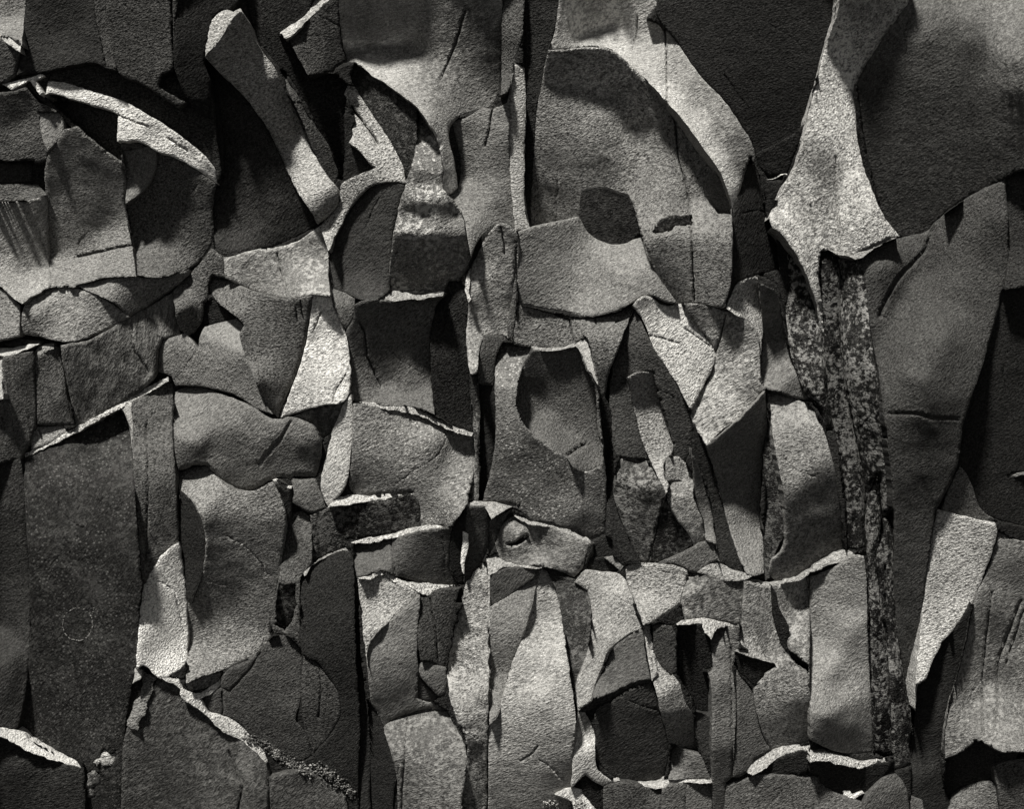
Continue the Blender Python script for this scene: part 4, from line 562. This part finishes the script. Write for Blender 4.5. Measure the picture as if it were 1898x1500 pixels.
G = 8.0
WX = 0.18
TILT, RANGE = 90.0, 300.0
TX, TY = 1.2, 3.5
for d in PIECES:
    d['poly'] = extend(d['poly'])
    O = smooth_outline(d['poly'], 5.0, d['rough'], d['id'])
    if area(O) < 0: O = O[::-1]
    d['out'] = O
    x0, y0 = O.min(0) - 12; x1, y1 = O.max(0) + 12
    d['box'] = (x0, y0, x1, y1)
    nx, ny = int((x1 - x0) / G) + 2, int((y1 - y0) / G) + 2
    gx = x0 + np.arange(nx) * G; gy = y0 + np.arange(ny) * G
    XX, YY = np.meshgrid(gx, gy)
    tn = np.array(d['tones'])
    if len(tn) == 1:
        TT = np.full(XX.shape, tn[0, 2])
    else:
        w = 1.0 / (((XX[..., None] - tn[:, 0]) ** 2 + (YY[..., None] - tn[:, 1]) ** 2) + 350.0) ** 2.0
        TT = (w * tn[:, 2]).sum(-1) / w.sum(-1)
    lin = srgb(TT)
    ins = inside(XX, YY, O)
    ml = lin[ins].mean() if ins.any() else lin.mean()
    ext = y1 - y0 - 24
    want = d['alb'] if d['alb'] is not None else float(np.clip(0.20 ** 0.45 * (ml / (KLUM * 0.62)) ** 0.55, 0.10, 0.48))
    p90 = np.percentile(lin[ins], 92) if ins.any() else lin.max()
    amin = min(0.5, p90 / (KLUM * 0.70 * 1.0))
    best = None
    for al_ in np.geomspace(0.028, 0.62, 60):
        c = lin * (lin / ml) ** 0.3 / (KLUM * al_ * 0.70) - AMB
        al = np.clip(THETA - np.arccos(np.clip(c, 0.02, 0.995)), A_MIN, A_MAX)
        s = -np.tan(al)                   # rise per unit along the light's wall direction
        tilt = abs(s[ins].mean() if ins.any() else s.mean()) * ext
        cost = abs(math.log(al_ / want)) + 3.0 * max(0.0, tilt - TILT) / TILT + 6.0 * max(0.0, math.log(amin / al_))
        if best is None or cost < best[0]: best = (cost, al_, s)
    d['alb'] = float(best[1]); s = best[2]
    p = s * LT[0]; r = -s * LT[1]         # right, down
    hh = dct_solve(p, r, WX, G)
    d['tt'] = (x0, y0, TT)
    if ins.any():
        rg = np.percentile(hh[ins], 97) - np.percentile(hh[ins], 3)
        d['rg'] = rg
        if rg > RANGE: hh = hh * (RANGE / rg) ** 0.5
    d['grid'] = (x0, y0, hh)
    d['hm'] = hh[ins].mean() if ins.any() else hh.mean()
    d['base'] = 0.0

def smooth_h(d, x, y):
    x0, y0, hh = d['grid']
    n, m = hh.shape
    u = np.clip((x - x0) / G, 0, m - 1.001); v = np.clip((y - y0) / G, 0, n - 1.001)
    i = v.astype(int); j = u.astype(int); fu = u - j; fv = v - i
    return ((hh[i, j] * (1 - fu) + hh[i, j + 1] * fu) * (1 - fv)
            + (hh[i + 1, j] * (1 - fu) + hh[i + 1, j + 1] * fu) * fv) - d['hm'] + d['base']

# ---- how far each stone stands out: neighbours agree along their joints
GS = 3.0
nx, ny = int((W + 60) / GS), int((H + 60) / GS)
MX, MY = np.meshgrid(-30 + np.arange(nx) * GS, -30 + np.arange(ny) * GS)
ID = np.full(MX.shape, -1)
for d in PIECES:
    x0, y0, x1, y1 = d['box']
    m = (MX > x0) & (MX < x1) & (MY > y0) & (MY < y1)
    if m.any():
        sub = inside(MX[m], MY[m], d['out'])
        t = ID[m]; t[sub] = d['id']; ID[m] = t
pairs = {}
for (a, b, xa, ya) in ((ID[:, :-1], ID[:, 1:], MX[:, :-1] + GS/2, MY[:, :-1]),
                       (ID[:-1], ID[1:], MX[:-1], MY[:-1] + GS/2)):
    m = (a != b) & (a >= 0) & (b >= 0)
    for i, j, x, y in zip(a[m], b[m], xa[m], ya[m]):
        k = (max(i, j), min(i, j))
        pairs.setdefault(k, []).append((x, y))
n = len(PIECES)
CEN = np.array([d['out'].mean(0) for d in PIECES])
NU = 3 * n
def accumulate(NM, NV, J, cols, c, t):
    k = cols[:, :, None] * NU + cols[:, None, :]
    NM += np.bincount(k.ravel(), (c[:, None, None] * J[:, :, None] * J[:, None, :]).ravel(), NU * NU).reshape(NU, NU)
    NV += np.bincount(cols.ravel(), (c[:, None] * J * t[:, None]).ravel(), NU)
RI, RJ, RP, RW, RT = [], [], [], [], []
for (i, j), s in pairs.items():
    s = np.array(s)
    k = max(1, len(s) // 24)
    s = s[::k]
    hi = smooth_h(PIECES[i], s[:, 0], s[:, 1]); hj = smooth_h(PIECES[j], s[:, 0], s[:, 1])
    lift = PIECES[i]['lift']
    if PIECES[j]['name'] == 'broken_edge' and lift is None: lift = 1.0
    if lift is None and PIECES[j]['deep']: lift = PIECES[j]['deep']
    if lift is None: lift = 4.0
    w = 0.6 * k * (2.5 if abs(lift) > 12 else 1.0)
    # the joint as a whole, and (weaker) every point of it
    RI.append(i); RJ.append(j); RP.append(s.mean(0)); RW.append(w * len(s)); RT.append(lift - (hi - hj).mean())
    for q in range(len(s)):
        RI.append(i); RJ.append(j); RP.append(s[q]); RW.append(w * 0.12); RT.append(lift - hi[q] + hj[q])
RI = np.array(RI); RJ = np.array(RJ); RP = np.array(RP); RW = np.array(RW); RT = np.array(RT)
J = np.ones((len(RI), 6)); cols = np.zeros((len(RI), 6), int)
for off_, R_, sg in ((0, RI, 1.0), (3, RJ, -1.0)):
    J[:, off_] = sg; J[:, off_ + 1] = sg * (RP[:, 0] - CEN[R_, 0]) / 100; J[:, off_ + 2] = sg * (RP[:, 1] - CEN[R_, 1]) / 100
    for e_ in range(3): cols[:, off_ + e_] = 3 * R_ + e_
NM0 = np.zeros((NU, NU)); NV0 = np.zeros(NU)
accumulate(NM0, NV0, J, cols, RW, RT)
for i in range(n):
    big = max(1.0, abs(area(PIECES[i]['out'])) / 8000.0)
    for q, wt in ((0, 0.64), (1, TX * TX * big), (2, TY * TY * big)): NM0[3*i+q, 3*i+q] += wt
sol = np.linalg.solve(NM0, NV0)
# ---- then let the light reach the faces it reaches, and keep it out of the hollows
STEP = 9.0
gx_, gy_ = np.meshgrid(np.arange(4, W, STEP), np.arange(4, H, STEP)); gx_ = gx_.ravel(); gy_ = gy_.ravel()
for d in PIECES:                         # thin edges get samples of their own
    if d['name'] == 'broken_edge' or d['cat'] == 'stone chip' or d['name'] == 'chip':
        x0, y0, x1, y1 = d['box']
        ax, ay = np.meshgrid(np.arange(x0, x1, 4.0), np.arange(y0, y1, 4.0)); ax = ax.ravel(); ay = ay.ravel()
        m = inside(ax, ay, d['out']) & (ax > 0) & (ax < W) & (ay > 0) & (ay < H)
        gx_ = np.concatenate([gx_, ax[m]]); gy_ = np.concatenate([gy_, ay[m]])
def idat(x, y):
    j = np.clip(((x + 30) / GS + 0.5).astype(int), 0, ID.shape[1] - 1); i = np.clip(((y + 30) / GS + 0.5).astype(int), 0, ID.shape[0] - 1)
    return ID[i, j]
def gsamp(key, ids, x, y):
    out = np.zeros(x.shape)
    for k in np.unique(ids):
        if k < 0: continue
        m = ids == k; d = PIECES[k]; x0, y0, hh = d[key]
        u = np.clip((x[m] - x0) / G, 0, hh.shape[1] - 1.001); v = np.clip((y[m] - y0) / G, 0, hh.shape[0] - 1.001)
        i = v.astype(int); j = u.astype(int); fu = u - j; fv = v - i
        out[m] = ((hh[i, j] * (1 - fu) + hh[i, j + 1] * fu) * (1 - fv) + (hh[i + 1, j] * (1 - fu) + hh[i + 1, j + 1] * fu) * fv)
        if key == 'grid': out[m] -= d['hm']
    return out
pid = idat(gx_, gy_)
hloc = gsamp('grid', pid, gx_, gy_); tloc = gsamp('tt', pid, gx_, gy_)
tl = srgb(tloc)
wb = np.where(tloc > 45, np.clip(tl / 0.12, 0.25, 3.0), 0.0)      # wants sun
edge_ids = np.array([d['name'] == 'broken_edge' for d in PIECES])
wb = wb * np.where(edge_ids[pid], 4.0, 1.0) * np.array([d['wl'] for d in PIECES])[pid]
wdk = np.where(tloc < 30, 0.5, 0.0)                                # wants shade
ss = np.arange(4.0, 230.0, 6.0)
rise = 1.0 / math.tan(THETA)
QID, QH, QX, QY = [], [], [], []
for s_ in ss:
    qx = gx_ + LT[0] * s_; qy = gy_ - LT[1] * s_
    q = idat(qx, qy); QID.append(q); QH.append(gsamp('grid', q, qx, qy) - rise * s_)
    QX.append((qx - CEN[q, 0]) / 100); QY.append((qy - CEN[q, 1]) / 100)
QID = np.array(QID); QH = np.array(QH); QX = np.array(QX); QY = np.array(QY)
PX_ = (gx_ - CEN[pid, 0]) / 100; PY_ = (gy_ - CEN[pid, 1]) / 100
base = sol.copy()
ar_ = np.arange(len(pid))
def violation(base):
    B = base.reshape(-1, 3)
    hp = hloc + B[pid, 0] + B[pid, 1] * PX_ + B[pid, 2] * PY_ + 1.5
    V = QH + B[QID, 0] + B[QID, 1] * QX + B[QID, 2] * QY - hp
    V[QID == pid] = -1e3
    km = V.argmax(0)
    return V[km, ar_], km
KB = 2.0
for it in range(16):
    vm, km = violation(base); qm = QID[km, ar_]
    NM = NM0.copy(); NV = NV0.copy()
    act = (vm > 0) & (wb > 0)
    act2 = (vm < 6) & (wdk > 0) & (vm > -80)
    for m, ww, goal in ((act, wb * KB, 0.0), (act2, wdk * KB, 7.0)):
        idx = np.nonzero(m)[0]
        if len(idx) == 0: continue
        J = np.zeros((len(idx), 6)); cols = np.zeros((len(idx), 6), int)
        q = qm[idx]; p_ = pid[idx]
        J[:, 0] = 1; J[:, 1] = QX[km[idx], idx]; J[:, 2] = QY[km[idx], idx]
        J[:, 3] = -1; J[:, 4] = -PX_[idx]; J[:, 5] = -PY_[idx]
        for e_ in range(3): cols[:, e_] = 3 * q + e_; cols[:, 3 + e_] = 3 * p_ + e_
        t_ = (J * base[cols]).sum(1) - vm[idx] + goal
        accumulate(NM, NV, J, cols, ww[idx], t_)
    nb = np.linalg.solve(NM, NV)
    base = base + 0.7 * (nb - base)
    if it % 5 == 0: print("light fit", it, "lit faces shaded: %.3f" % (act & (vm > 2)).mean(), "hollows lit: %.3f" % (act2.sum() / max(1, (wdk > 0).sum())))
for i, d in enumerate(PIECES):
    b0, bx_, by_ = base[3*i:3*i+3]
    d['base'] = float(b0)
    x0, y0, hh = d['grid']
    XX, YY = np.meshgrid(x0 + np.arange(hh.shape[1]) * G, y0 + np.arange(hh.shape[0]) * G)
    hh = hh + bx_ * (XX - CEN[i, 0]) / 100 + by_ * (YY - CEN[i, 1]) / 100
    d['grid'] = (x0, y0, hh)
    # base colour takes on light and shade that the turned face lacks
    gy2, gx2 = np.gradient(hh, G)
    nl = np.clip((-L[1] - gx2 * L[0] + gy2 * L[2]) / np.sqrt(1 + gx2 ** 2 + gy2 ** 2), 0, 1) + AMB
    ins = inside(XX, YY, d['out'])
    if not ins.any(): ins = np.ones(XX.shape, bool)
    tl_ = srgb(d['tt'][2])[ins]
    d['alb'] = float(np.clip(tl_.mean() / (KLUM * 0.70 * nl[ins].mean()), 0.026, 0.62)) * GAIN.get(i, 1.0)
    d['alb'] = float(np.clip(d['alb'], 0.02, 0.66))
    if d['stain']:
        d['sg'] = np.clip(np.log2(srgb(d['tt'][2]) / (KLUM * 0.70 * d['alb'] * nl) + 1e-4), -1.2, 1.6)  # tone that sun and relief miss is painted into the base colour
hloc = gsamp('grid', pid, gx_, gy_) 
vis = [smooth_h(d, d['out'][:, 0], d['out'][:, 1]) for d in PIECES]
HMIN = min(v.min() for v in vis); HMAX = max(v.max() for v in vis)
print("relief", HMIN, HMAX)
BACK = HMIN - 60.0
PIECE_COUNT = np.bincount(ID[ID >= 0], minlength=n)
print("hidden", [d['id'] for d in PIECES if PIECE_COUNT[d['id']] == 0])

def full_h(d, x, y, dist):
    h = smooth_h(d, x, y)
    k = d['bumpy']; sd = d['id'] * 31 + 5
    an = (d['ang'] if d['ang'] is not None else 0.08) * 2 * math.pi
    u = x * math.cos(an) + y * math.sin(an); v = -x * math.sin(an) + y * math.cos(an)
    fade = np.clip(dist / 6.0, 0.2, 1.0)
    h = h + k * fade * (2.4 * fbm(x / 120.0, y / 120.0, sd, 2) + 1.6 * fbm(u / 46.0, v / 28.0, sd + 3, 2) + 0.55 * fbm(u / 17.0, v / 12.0, sd + 9, 1))
    if d['rib']:
        rx0, rx1, wl, amp = d['rib']
        m = np.clip((x - rx0) / 40.0, 0, 1) * np.clip((rx1 - x) / 40.0, 0, 1)
        h = h + amp * m * np.sin(2 * math.pi * (x + 0.03 * y + 14 * fbm(x / 60, y / 160, sd, 2)) / wl)
    if d['rim'] > 0:
        e = np.clip(1 - dist / d['rim'], 0, 1)
        h = h - d['drop'] * e
    for (wd_, dp, pl) in d['crk']:
        cd = seg_dist(x, y, pl, False)
        h = h - dp * np.clip(1 - cd / wd_, 0, 1)
    return h

for d in PIECES:
    d['crk'] = []
    for (wd_, dp, s) in d['cr']:
        P = np.array(_pts(s)); out = []
        for a, b in zip(P[:-1], P[1:]):
            k = max(1, int(np.hypot(*(b - a)) / 4.0))
            for t in range(k): out.append(a + (b - a) * t / k)
        out.append(P[-1]); out = np.array(out)
        out = out + 1.6 * np.stack([fbm(out[:, 0] / 12, out[:, 1] / 12, 5, 2), fbm(out[:, 0] / 12, out[:, 1] / 12, 9, 2)], 1)
        d['crk'].append((wd_ * 1.1, dp * 2.0, out))

# hairline cracks on the larger faces
for d in PIECES:
    A_ = abs(area(d['out']))
    if d['name'] in ('recess_wall', 'hollow', 'broken_edge') or A_ < 9000: continue
    rs = np.random.RandomState(900 + d['id'])
    for q in range(min(2, 1 + int(A_ / 45000))):
        k = rs.randint(len(d['out'])); p = d['out'][k] * 0.75 + d['out'].mean(0) * 0.25
        an = rs.choice([math.radians(90), math.radians(75), math.radians(110), math.radians(35)]) + rs.normal(0, 0.2)
        if (d['out'].mean(0) - p) @ np.array([math.cos(an), math.sin(an)]) < 0: an += math.pi
        pl = [p.copy()]
        for t in range(int(rs.uniform(9, 30))):
            an += rs.normal(0, 0.13); p = p + 5.0 * np.array([math.cos(an), math.sin(an)]); pl.append(p.copy())
        d['crk'].append((rs.uniform(0.8, 1.2), rs.uniform(1.0, 2.2), np.array(pl)))

def to_world(x, y, h):
    k = (DIST - h * S) / DIST
    return np.stack([(x - CX) * S * k, -h * S, ZC - (y - CZ) * S * k], 1)

roots = {}
def link(o):
    COL.objects.link(o); return o
cliff = None
MARGIN = 2.5
def build(d):
    O = d['out']; n = len(O)
    x0, y0, x1, y1 = d['box']
    pts = [O]
    # inner ring for the chipped edge
    e = np.roll(O, -1, 0) - np.roll(O, 1, 0)
    nn = np.stack([-e[:, 1], e[:, 0]], 1); nn /= (np.hypot(nn[:, 0], nn[:, 1]) + 1e-9)[:, None]
    w = max(d['rim'], 1.2)
    ring = O + nn * w
    step = 5.2 if (x1 - x0) * (y1 - y0) > 6000 else 4.0
    hx = np.arange(x0, x1, step); hy = np.arange(y0, y1, step * 0.87)
    gx, gy = np.meshgrid(hx, hy); gx = gx + (np.arange(len(hy)) % 2)[:, None] * step / 2
    rs = np.random.RandomState(d['id'])
    gr = np.stack([gx.ravel(), gy.ravel()], 1) + rs.uniform(-0.8, 0.8, (gx.size, 2))
    cand = [(ring, w * 0.8), (gr, w + 1.8)]
    for (wd_, dp, pl) in d['crk']:
        t = np.gradient(pl, axis=0); nr = np.stack([-t[:, 1], t[:, 0]], 1); nr /= (np.hypot(nr[:, 0], nr[:, 1]) + 1e-9)[:, None]
        for off in (0, wd_, -wd_): cand.append((pl + nr * off, w * 0.8))
    over = [a for a in PIECES[d['id'] + 1:] if a['box'][0] < x1 and a['box'][2] > x0 and a['box'][1] < y1 and a['box'][3] > y0]
    for a in over:
        A = a['out']
        m = (A[:, 0] > x0) & (A[:, 0] < x1) & (A[:, 1] > y0) & (A[:, 1] < y1)
        if not m.any(): continue
        ee = np.roll(A, -1, 0) - np.roll(A, 1, 0)
        an = np.stack([-ee[:, 1], ee[:, 0]], 1); an /= (np.hypot(an[:, 0], an[:, 1]) + 1e-9)[:, None]
        cand.append(((A - an * 0.4)[m], w * 0.8)); cand.append(((A + an * 1.6)[m], w * 0.8))
    for c, md in cand:
        m = inside(c[:, 0], c[:, 1], O)
        c = c[m]
        if len(c) == 0: continue
        dd = poly_dist(c[:, 0], c[:, 1], O)
        pts.append(c[dd > md])
    V = np.concatenate(pts)
    res = delaunay_2d_cdt([Vector((float(a), float(b))) for a, b in V],
                          [(i, (i + 1) % n) for i in range(n)], [], 1, 0.35)
    vv = np.array([(v.x, v.y) for v in res[0]]); tris = res[2]; bedges = res[1]
    X, Y = vv[:, 0], vv[:, 1]
    dist = poly_dist(X, Y, O)
    h = full_h(d, X, Y, dist)
    for a in over:                       # tuck under the stones lying in front
        bx = a['box']
        m = (X > bx[0]) & (X < bx[2]) & (Y > bx[1]) & (Y < bx[3])
        if not m.any(): continue
        idx = np.nonzero(m)[0]
        ii = inside(X[idx], Y[idx], a['out'])
        idx = idx[ii]
        if len(idx) == 0: continue
        ad = poly_dist(X[idx], Y[idx], a['out'])
        ha = smooth_h(a, X[idx], Y[idx]) - MARGIN - 5.0 * a['bumpy'] * np.clip(ad / 6, 0, 1) - a['drop'] - 0.5 * np.minimum(ad, 12)
        h[idx] = np.minimum(h[idx], ha)
    P3 = to_world(X, Y, h)
    # boundary loop of the triangulation
    cnt = {}
    for t in tris:
        k = len(t)
        for q in range(k):
            ed = (t[q], t[(q + 1) % k])
            if (ed[1], ed[0]) in cnt: del cnt[(ed[1], ed[0])]
            else: cnt[ed] = 1
    bnd = list(cnt)
    nv = len(vv)
    bv = sorted({i for ed in bnd for i in ed})
    m1 = {i: nv + k for k, i in enumerate(bv)}; m2 = {i: nv + len(bv) + k for k, i in enumerate(bv)}
    Pb = P3[bv]
    rootdepth = -(BACK if h[bv].min() < BACK + 90 or True else 0) * S
    back = Pb.copy(); back[:, 1] = rootdepth
    verts = np.concatenate([P3, Pb, back])
    faces = [tuple(t) for t in tris]
    # orientation: front must face the camera (-Y)
    a, b, c = (P3[i] for i in faces[0][:3])
    flip = np.cross(b - a, c - a)[1] > 0
    if flip: faces = [f[::-1] for f in faces]
    nf = len(faces)
    for (i, j) in bnd:
        f = (m1[j], m1[i], m2[i], m2[j])
        faces.append(f[::-1] if flip else f)
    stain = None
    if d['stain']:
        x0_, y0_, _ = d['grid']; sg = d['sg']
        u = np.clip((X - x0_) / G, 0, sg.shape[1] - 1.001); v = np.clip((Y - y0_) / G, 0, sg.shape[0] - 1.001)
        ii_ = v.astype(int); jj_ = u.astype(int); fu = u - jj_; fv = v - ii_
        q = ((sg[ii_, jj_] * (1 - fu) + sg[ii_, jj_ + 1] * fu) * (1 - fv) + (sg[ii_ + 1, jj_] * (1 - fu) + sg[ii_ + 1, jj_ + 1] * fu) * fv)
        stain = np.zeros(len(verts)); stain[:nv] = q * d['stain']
    return verts, faces, nf, stain

def make_object(d, parent, name):
    verts, faces, nf, stain = build(d)
    org = verts.mean(0)
    me = bpy.data.meshes.new(name)
    me.from_pydata((verts - org).tolist(), [], faces)
    me.polygons.foreach_set('use_smooth', [i < nf for i in range(len(faces))])
    me.materials.append(ROCK)
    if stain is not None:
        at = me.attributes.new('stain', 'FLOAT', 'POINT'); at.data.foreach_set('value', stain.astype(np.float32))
    o = bpy.data.objects.new(name, me)
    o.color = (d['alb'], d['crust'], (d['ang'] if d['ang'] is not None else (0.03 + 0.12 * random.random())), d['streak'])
    link(o)
    if parent is not None:
        po = Vector(parent.location)
        o.parent = parent
        o.location = Vector(org) - po
    else:
        o.location = org
    if d['label']: o['label'] = d['label']
    if d['group']: o['group'] = d['group']
    if d['cat']: o['category'] = d['cat']
    return o, len(faces)

# ---- the cliff the stones belong to: rough rock behind and far beyond the frame
def noise_sheet(name, xs, zs, fn, mat, col):
    XX, ZZ = np.meshgrid(xs, zs)
    Y = fn(XX, ZZ)
    v = np.stack([XX.ravel(), Y.ravel(), ZZ.ravel()], 1)
    n_, m_ = XX.shape
    f = [(i * m_ + j, i * m_ + j + 1, (i + 1) * m_ + j + 1, (i + 1) * m_ + j) for i in range(n_ - 1) for j in range(m_ - 1)]
    me = bpy.data.meshes.new(name); me.from_pydata(v.tolist(), [], f)
    me.materials.append(mat)
    me.polygons.foreach_set('use_smooth', [True] * len(f))
    o = link(bpy.data.objects.new(name, me)); o.color = col
    return o
def cliff_fn(X, Z):
    b = -(BACK + 14) * S
    # steps out to the level of the stones beyond the surveyed part
    ex = np.maximum(np.abs(X) - 1.70, 0); ez = np.maximum(np.abs(Z - ZC) - 1.34, 0)
    e = np.clip(np.maximum(ex, ez) / 0.10, 0, 1)
    out = e * (-(BACK + 14) * S + 0.02)
    return b - out + 0.16 * fbm(X * 1.6, Z * 1.1, 3, 4) * e + 0.01 * fbm(X * 9, Z * 9, 8, 2) * (1 - e)
cliff = noise_sheet('cliff_face', np.arange(-7, 7.01, 0.05), np.arange(-0.2, 5.51, 0.05), cliff_fn, ROCK, (0.16, 0.2, 0.1, 0.3))
cliff['kind'] = 'structure'
cliff['label'] = 'rough dark cliff rock behind and around the fractured stones'
cliff['category'] = 'cliff'

tot = 0
haskids = {d['parent'] for d in PIECES if d['parent'] is not None}
for d in PIECES:
    if d['parent'] is not None: continue
    if d['id'] in haskids:
        x, y = d['out'].mean(0)
        wp = to_world(np.array([x]), np.array([d['out'][:, 1].max()]), np.array([0.0]))[0]
        r = link(bpy.data.objects.new(d['name'], None))
        r.empty_display_size = 0.05
        r.location = wp
        r['label'] = d['label']; r['category'] = d['cat']
        if d['group']: r['group'] = d['group']
        d2 = dict(d); d2['label'] = None; d2['cat'] = None; d2['group'] = None
        o, k = make_object(d2, r, d.get('part', 'face')); tot += k
        roots[d['id']] = r
    else:
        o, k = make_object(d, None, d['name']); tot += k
for d in PIECES:
    if d['parent'] is None: continue
    o, k = make_object(d, cliff if d['parent'] == -1 else roots[d['parent']], d['name']); tot += k
print("faces", tot, "pieces", len(PIECES))

def front_h(x, y):
    """height of the front-most stone at a survey point"""
    x = np.atleast_1d(np.array(x, float)); y = np.atleast_1d(np.array(y, float))
    h = np.full(x.shape, 0.0)
    for d in PIECES:
        m = inside(x, y, d['out'])
        if m.any(): h[m] = full_h(d, x[m], y[m], poly_dist(x[m], y[m], d['out']))
    return h

# ---------------------------------------------------------------- small things on the rock
def lumps(name, centres, radii, parent=None, seed=1):
    """many little irregular lumps as one mesh"""
    rs = np.random.RandomState(seed)
    oct_v = np.array([(1,0,0),(-1,0,0),(0,1,0),(0,-1,0),(0,0,1),(0,0,-1)], float)
    oct_f = [(0,2,4),(2,1,4),(1,3,4),(3,0,4),(2,0,5),(1,2,5),(3,1,5),(0,3,5)]
    V, F = [], []
    for c, r in zip(centres, radii):
        k = len(V) * 6
        V.append(c + oct_v * r * rs.uniform(0.6, 1.3, (6, 1)))
        F += [tuple(q + k for q in f) for f in oct_f]
    V = np.concatenate(V); org = V.mean(0)
    me = bpy.data.meshes.new(name); me.from_pydata((V - org).tolist(), [], F); me.materials.append(ROCK)
    o = link(bpy.data.objects.new(name, me))
    if parent is not None:
        o.parent = parent; o.location = Vector(org) - Vector(parent.location)
    else: o.location = org
    return o
# faint ring of pale grains on the huge dark slab
root15 = next(r for i, r in roots.items() if PIECES[i]['label'].startswith('huge dark slab'))
rs = np.random.RandomState(3)
tt = np.linspace(0, 2 * math.pi, 78)[:-1]
rx = 144 + (28 + rs.uniform(-1, 1, 77)) * np.cos(tt); ry = 1158 + (30 + rs.uniform(-1, 1, 77)) * np.sin(tt)
tail_x = np.linspace(170, 174, 6); tail_y = np.linspace(1145, 1128, 6)
rx = np.concatenate([rx, tail_x]); ry = np.concatenate([ry, tail_y])
ring = lumps('ring_mark', to_world(rx, ry, front_h(rx, ry) + 0.4), np.where(rs.rand(len(rx)) < 0.25, 0.3, rs.uniform(0.7, 1.6, len(rx))) * S, root15, 4)
ring.color = (0.26, 0, 0.1, 0)
# dark clumpy moss along the joint under the kite-shaped boulder
line = np.array([(452, 1368), (480, 1378), (500, 1390), (520, 1405), (545, 1420), (570, 1428), (600, 1432), (620, 1448), (640, 1462), (655, 1476)], float)
u = rs.uniform(0, len(line) - 1.001, 620); k = u.astype(int)
P = line[k] + (line[k + 1] - line[k]) * (u - k)[:, None]
wid = np.interp(u, [0, 3, 6, 7, 9], [7, 9, 11, 14, 6])
P = P + np.stack([rs.normal(0, 0.45, 620) * wid, rs.normal(0, 0.55, 620) * wid], 1)
C = to_world(P[:, 0], P[:, 1], front_h(P[:, 0], P[:, 1]) + rs.uniform(0, 3.5, 620))
moss = lumps('moss', C, rs.uniform(1.2, 3.4, 620) * S, None, 5)
moss['label'] = 'dark crumbly moss filling the joint below the kite-shaped boulder'
moss['category'] = 'moss'; moss['kind'] = 'stuff'; moss.color = (0.16, 0.9, 0.1, 0)
# grit lying by the pale pointed chip at the bottom
n_ = 220
P = np.stack([rs.uniform(1005, 1085, n_), rs.uniform(1484, 1508, n_)], 1)
C = to_world(P[:, 0], P[:, 1], front_h(P[:, 0], P[:, 1]) + rs.uniform(0, 2.5, n_))
grit = lumps('grit', C, rs.uniform(0.9, 2.4, n_) * S, None, 6)
grit['label'] = 'pale grit scattered on the foot of the central column'
grit['category'] = 'grit'; grit['kind'] = 'stuff'; grit.color = (0.34, 0.6, 0.1, 0)
# rootlet hanging in the notch left of the fan-shaped slab
def tube(name, pts, rad, seg=7):
    pts = np.array(pts, float); V, F = [], []
    for i, p in enumerate(pts):
        t = pts[min(i + 1, len(pts) - 1)] - pts[max(i - 1, 0)]; t /= np.linalg.norm(t)
        a = np.cross(t, (0, 1, 0)); a /= np.linalg.norm(a); b = np.cross(t, a)
        r = rad * (1 - 0.55 * i / (len(pts) - 1))
        for q in range(seg):
            an = 2 * math.pi * q / seg; V.append(p + (a * math.cos(an) + b * math.sin(an)) * r)
    for i in range(len(pts) - 1):
        for q in range(seg):
            F.append((i*seg+q, i*seg+(q+1)%seg, (i+1)*seg+(q+1)%seg, (i+1)*seg+q))
    F.append(tuple(range(seg))[::-1]); F.append(tuple(range((len(pts)-1)*seg, len(pts)*seg)))
    V = np.array(V); org = V.mean(0)
    me = bpy.data.meshes.new(name); me.from_pydata((V - org).tolist(), [], F); me.materials.append(ROCK)
    me.polygons.foreach_set('use_smooth', [True] * len(F))
    o = link(bpy.data.objects.new(name, me)); o.location = org
    return o
path = np.array([(1463, 326), (1455, 322), (1447, 324), (1440, 329), (1432, 332), (1421, 333)], float)
h0 = float(front_h(path[:1, 0], path[:1, 1])[0])
r_ = tube('rootlet', to_world(path[:, 0], path[:, 1], h0 + np.array([-3, 1, 3, 3, 2, 0.0])), 1.5 * S)
r_.color = (0.45, 0, 0.1, 0)
r_['label'] = 'thin pale rootlet sticking out left of the fan-shaped slab'; r_['category'] = 'root'
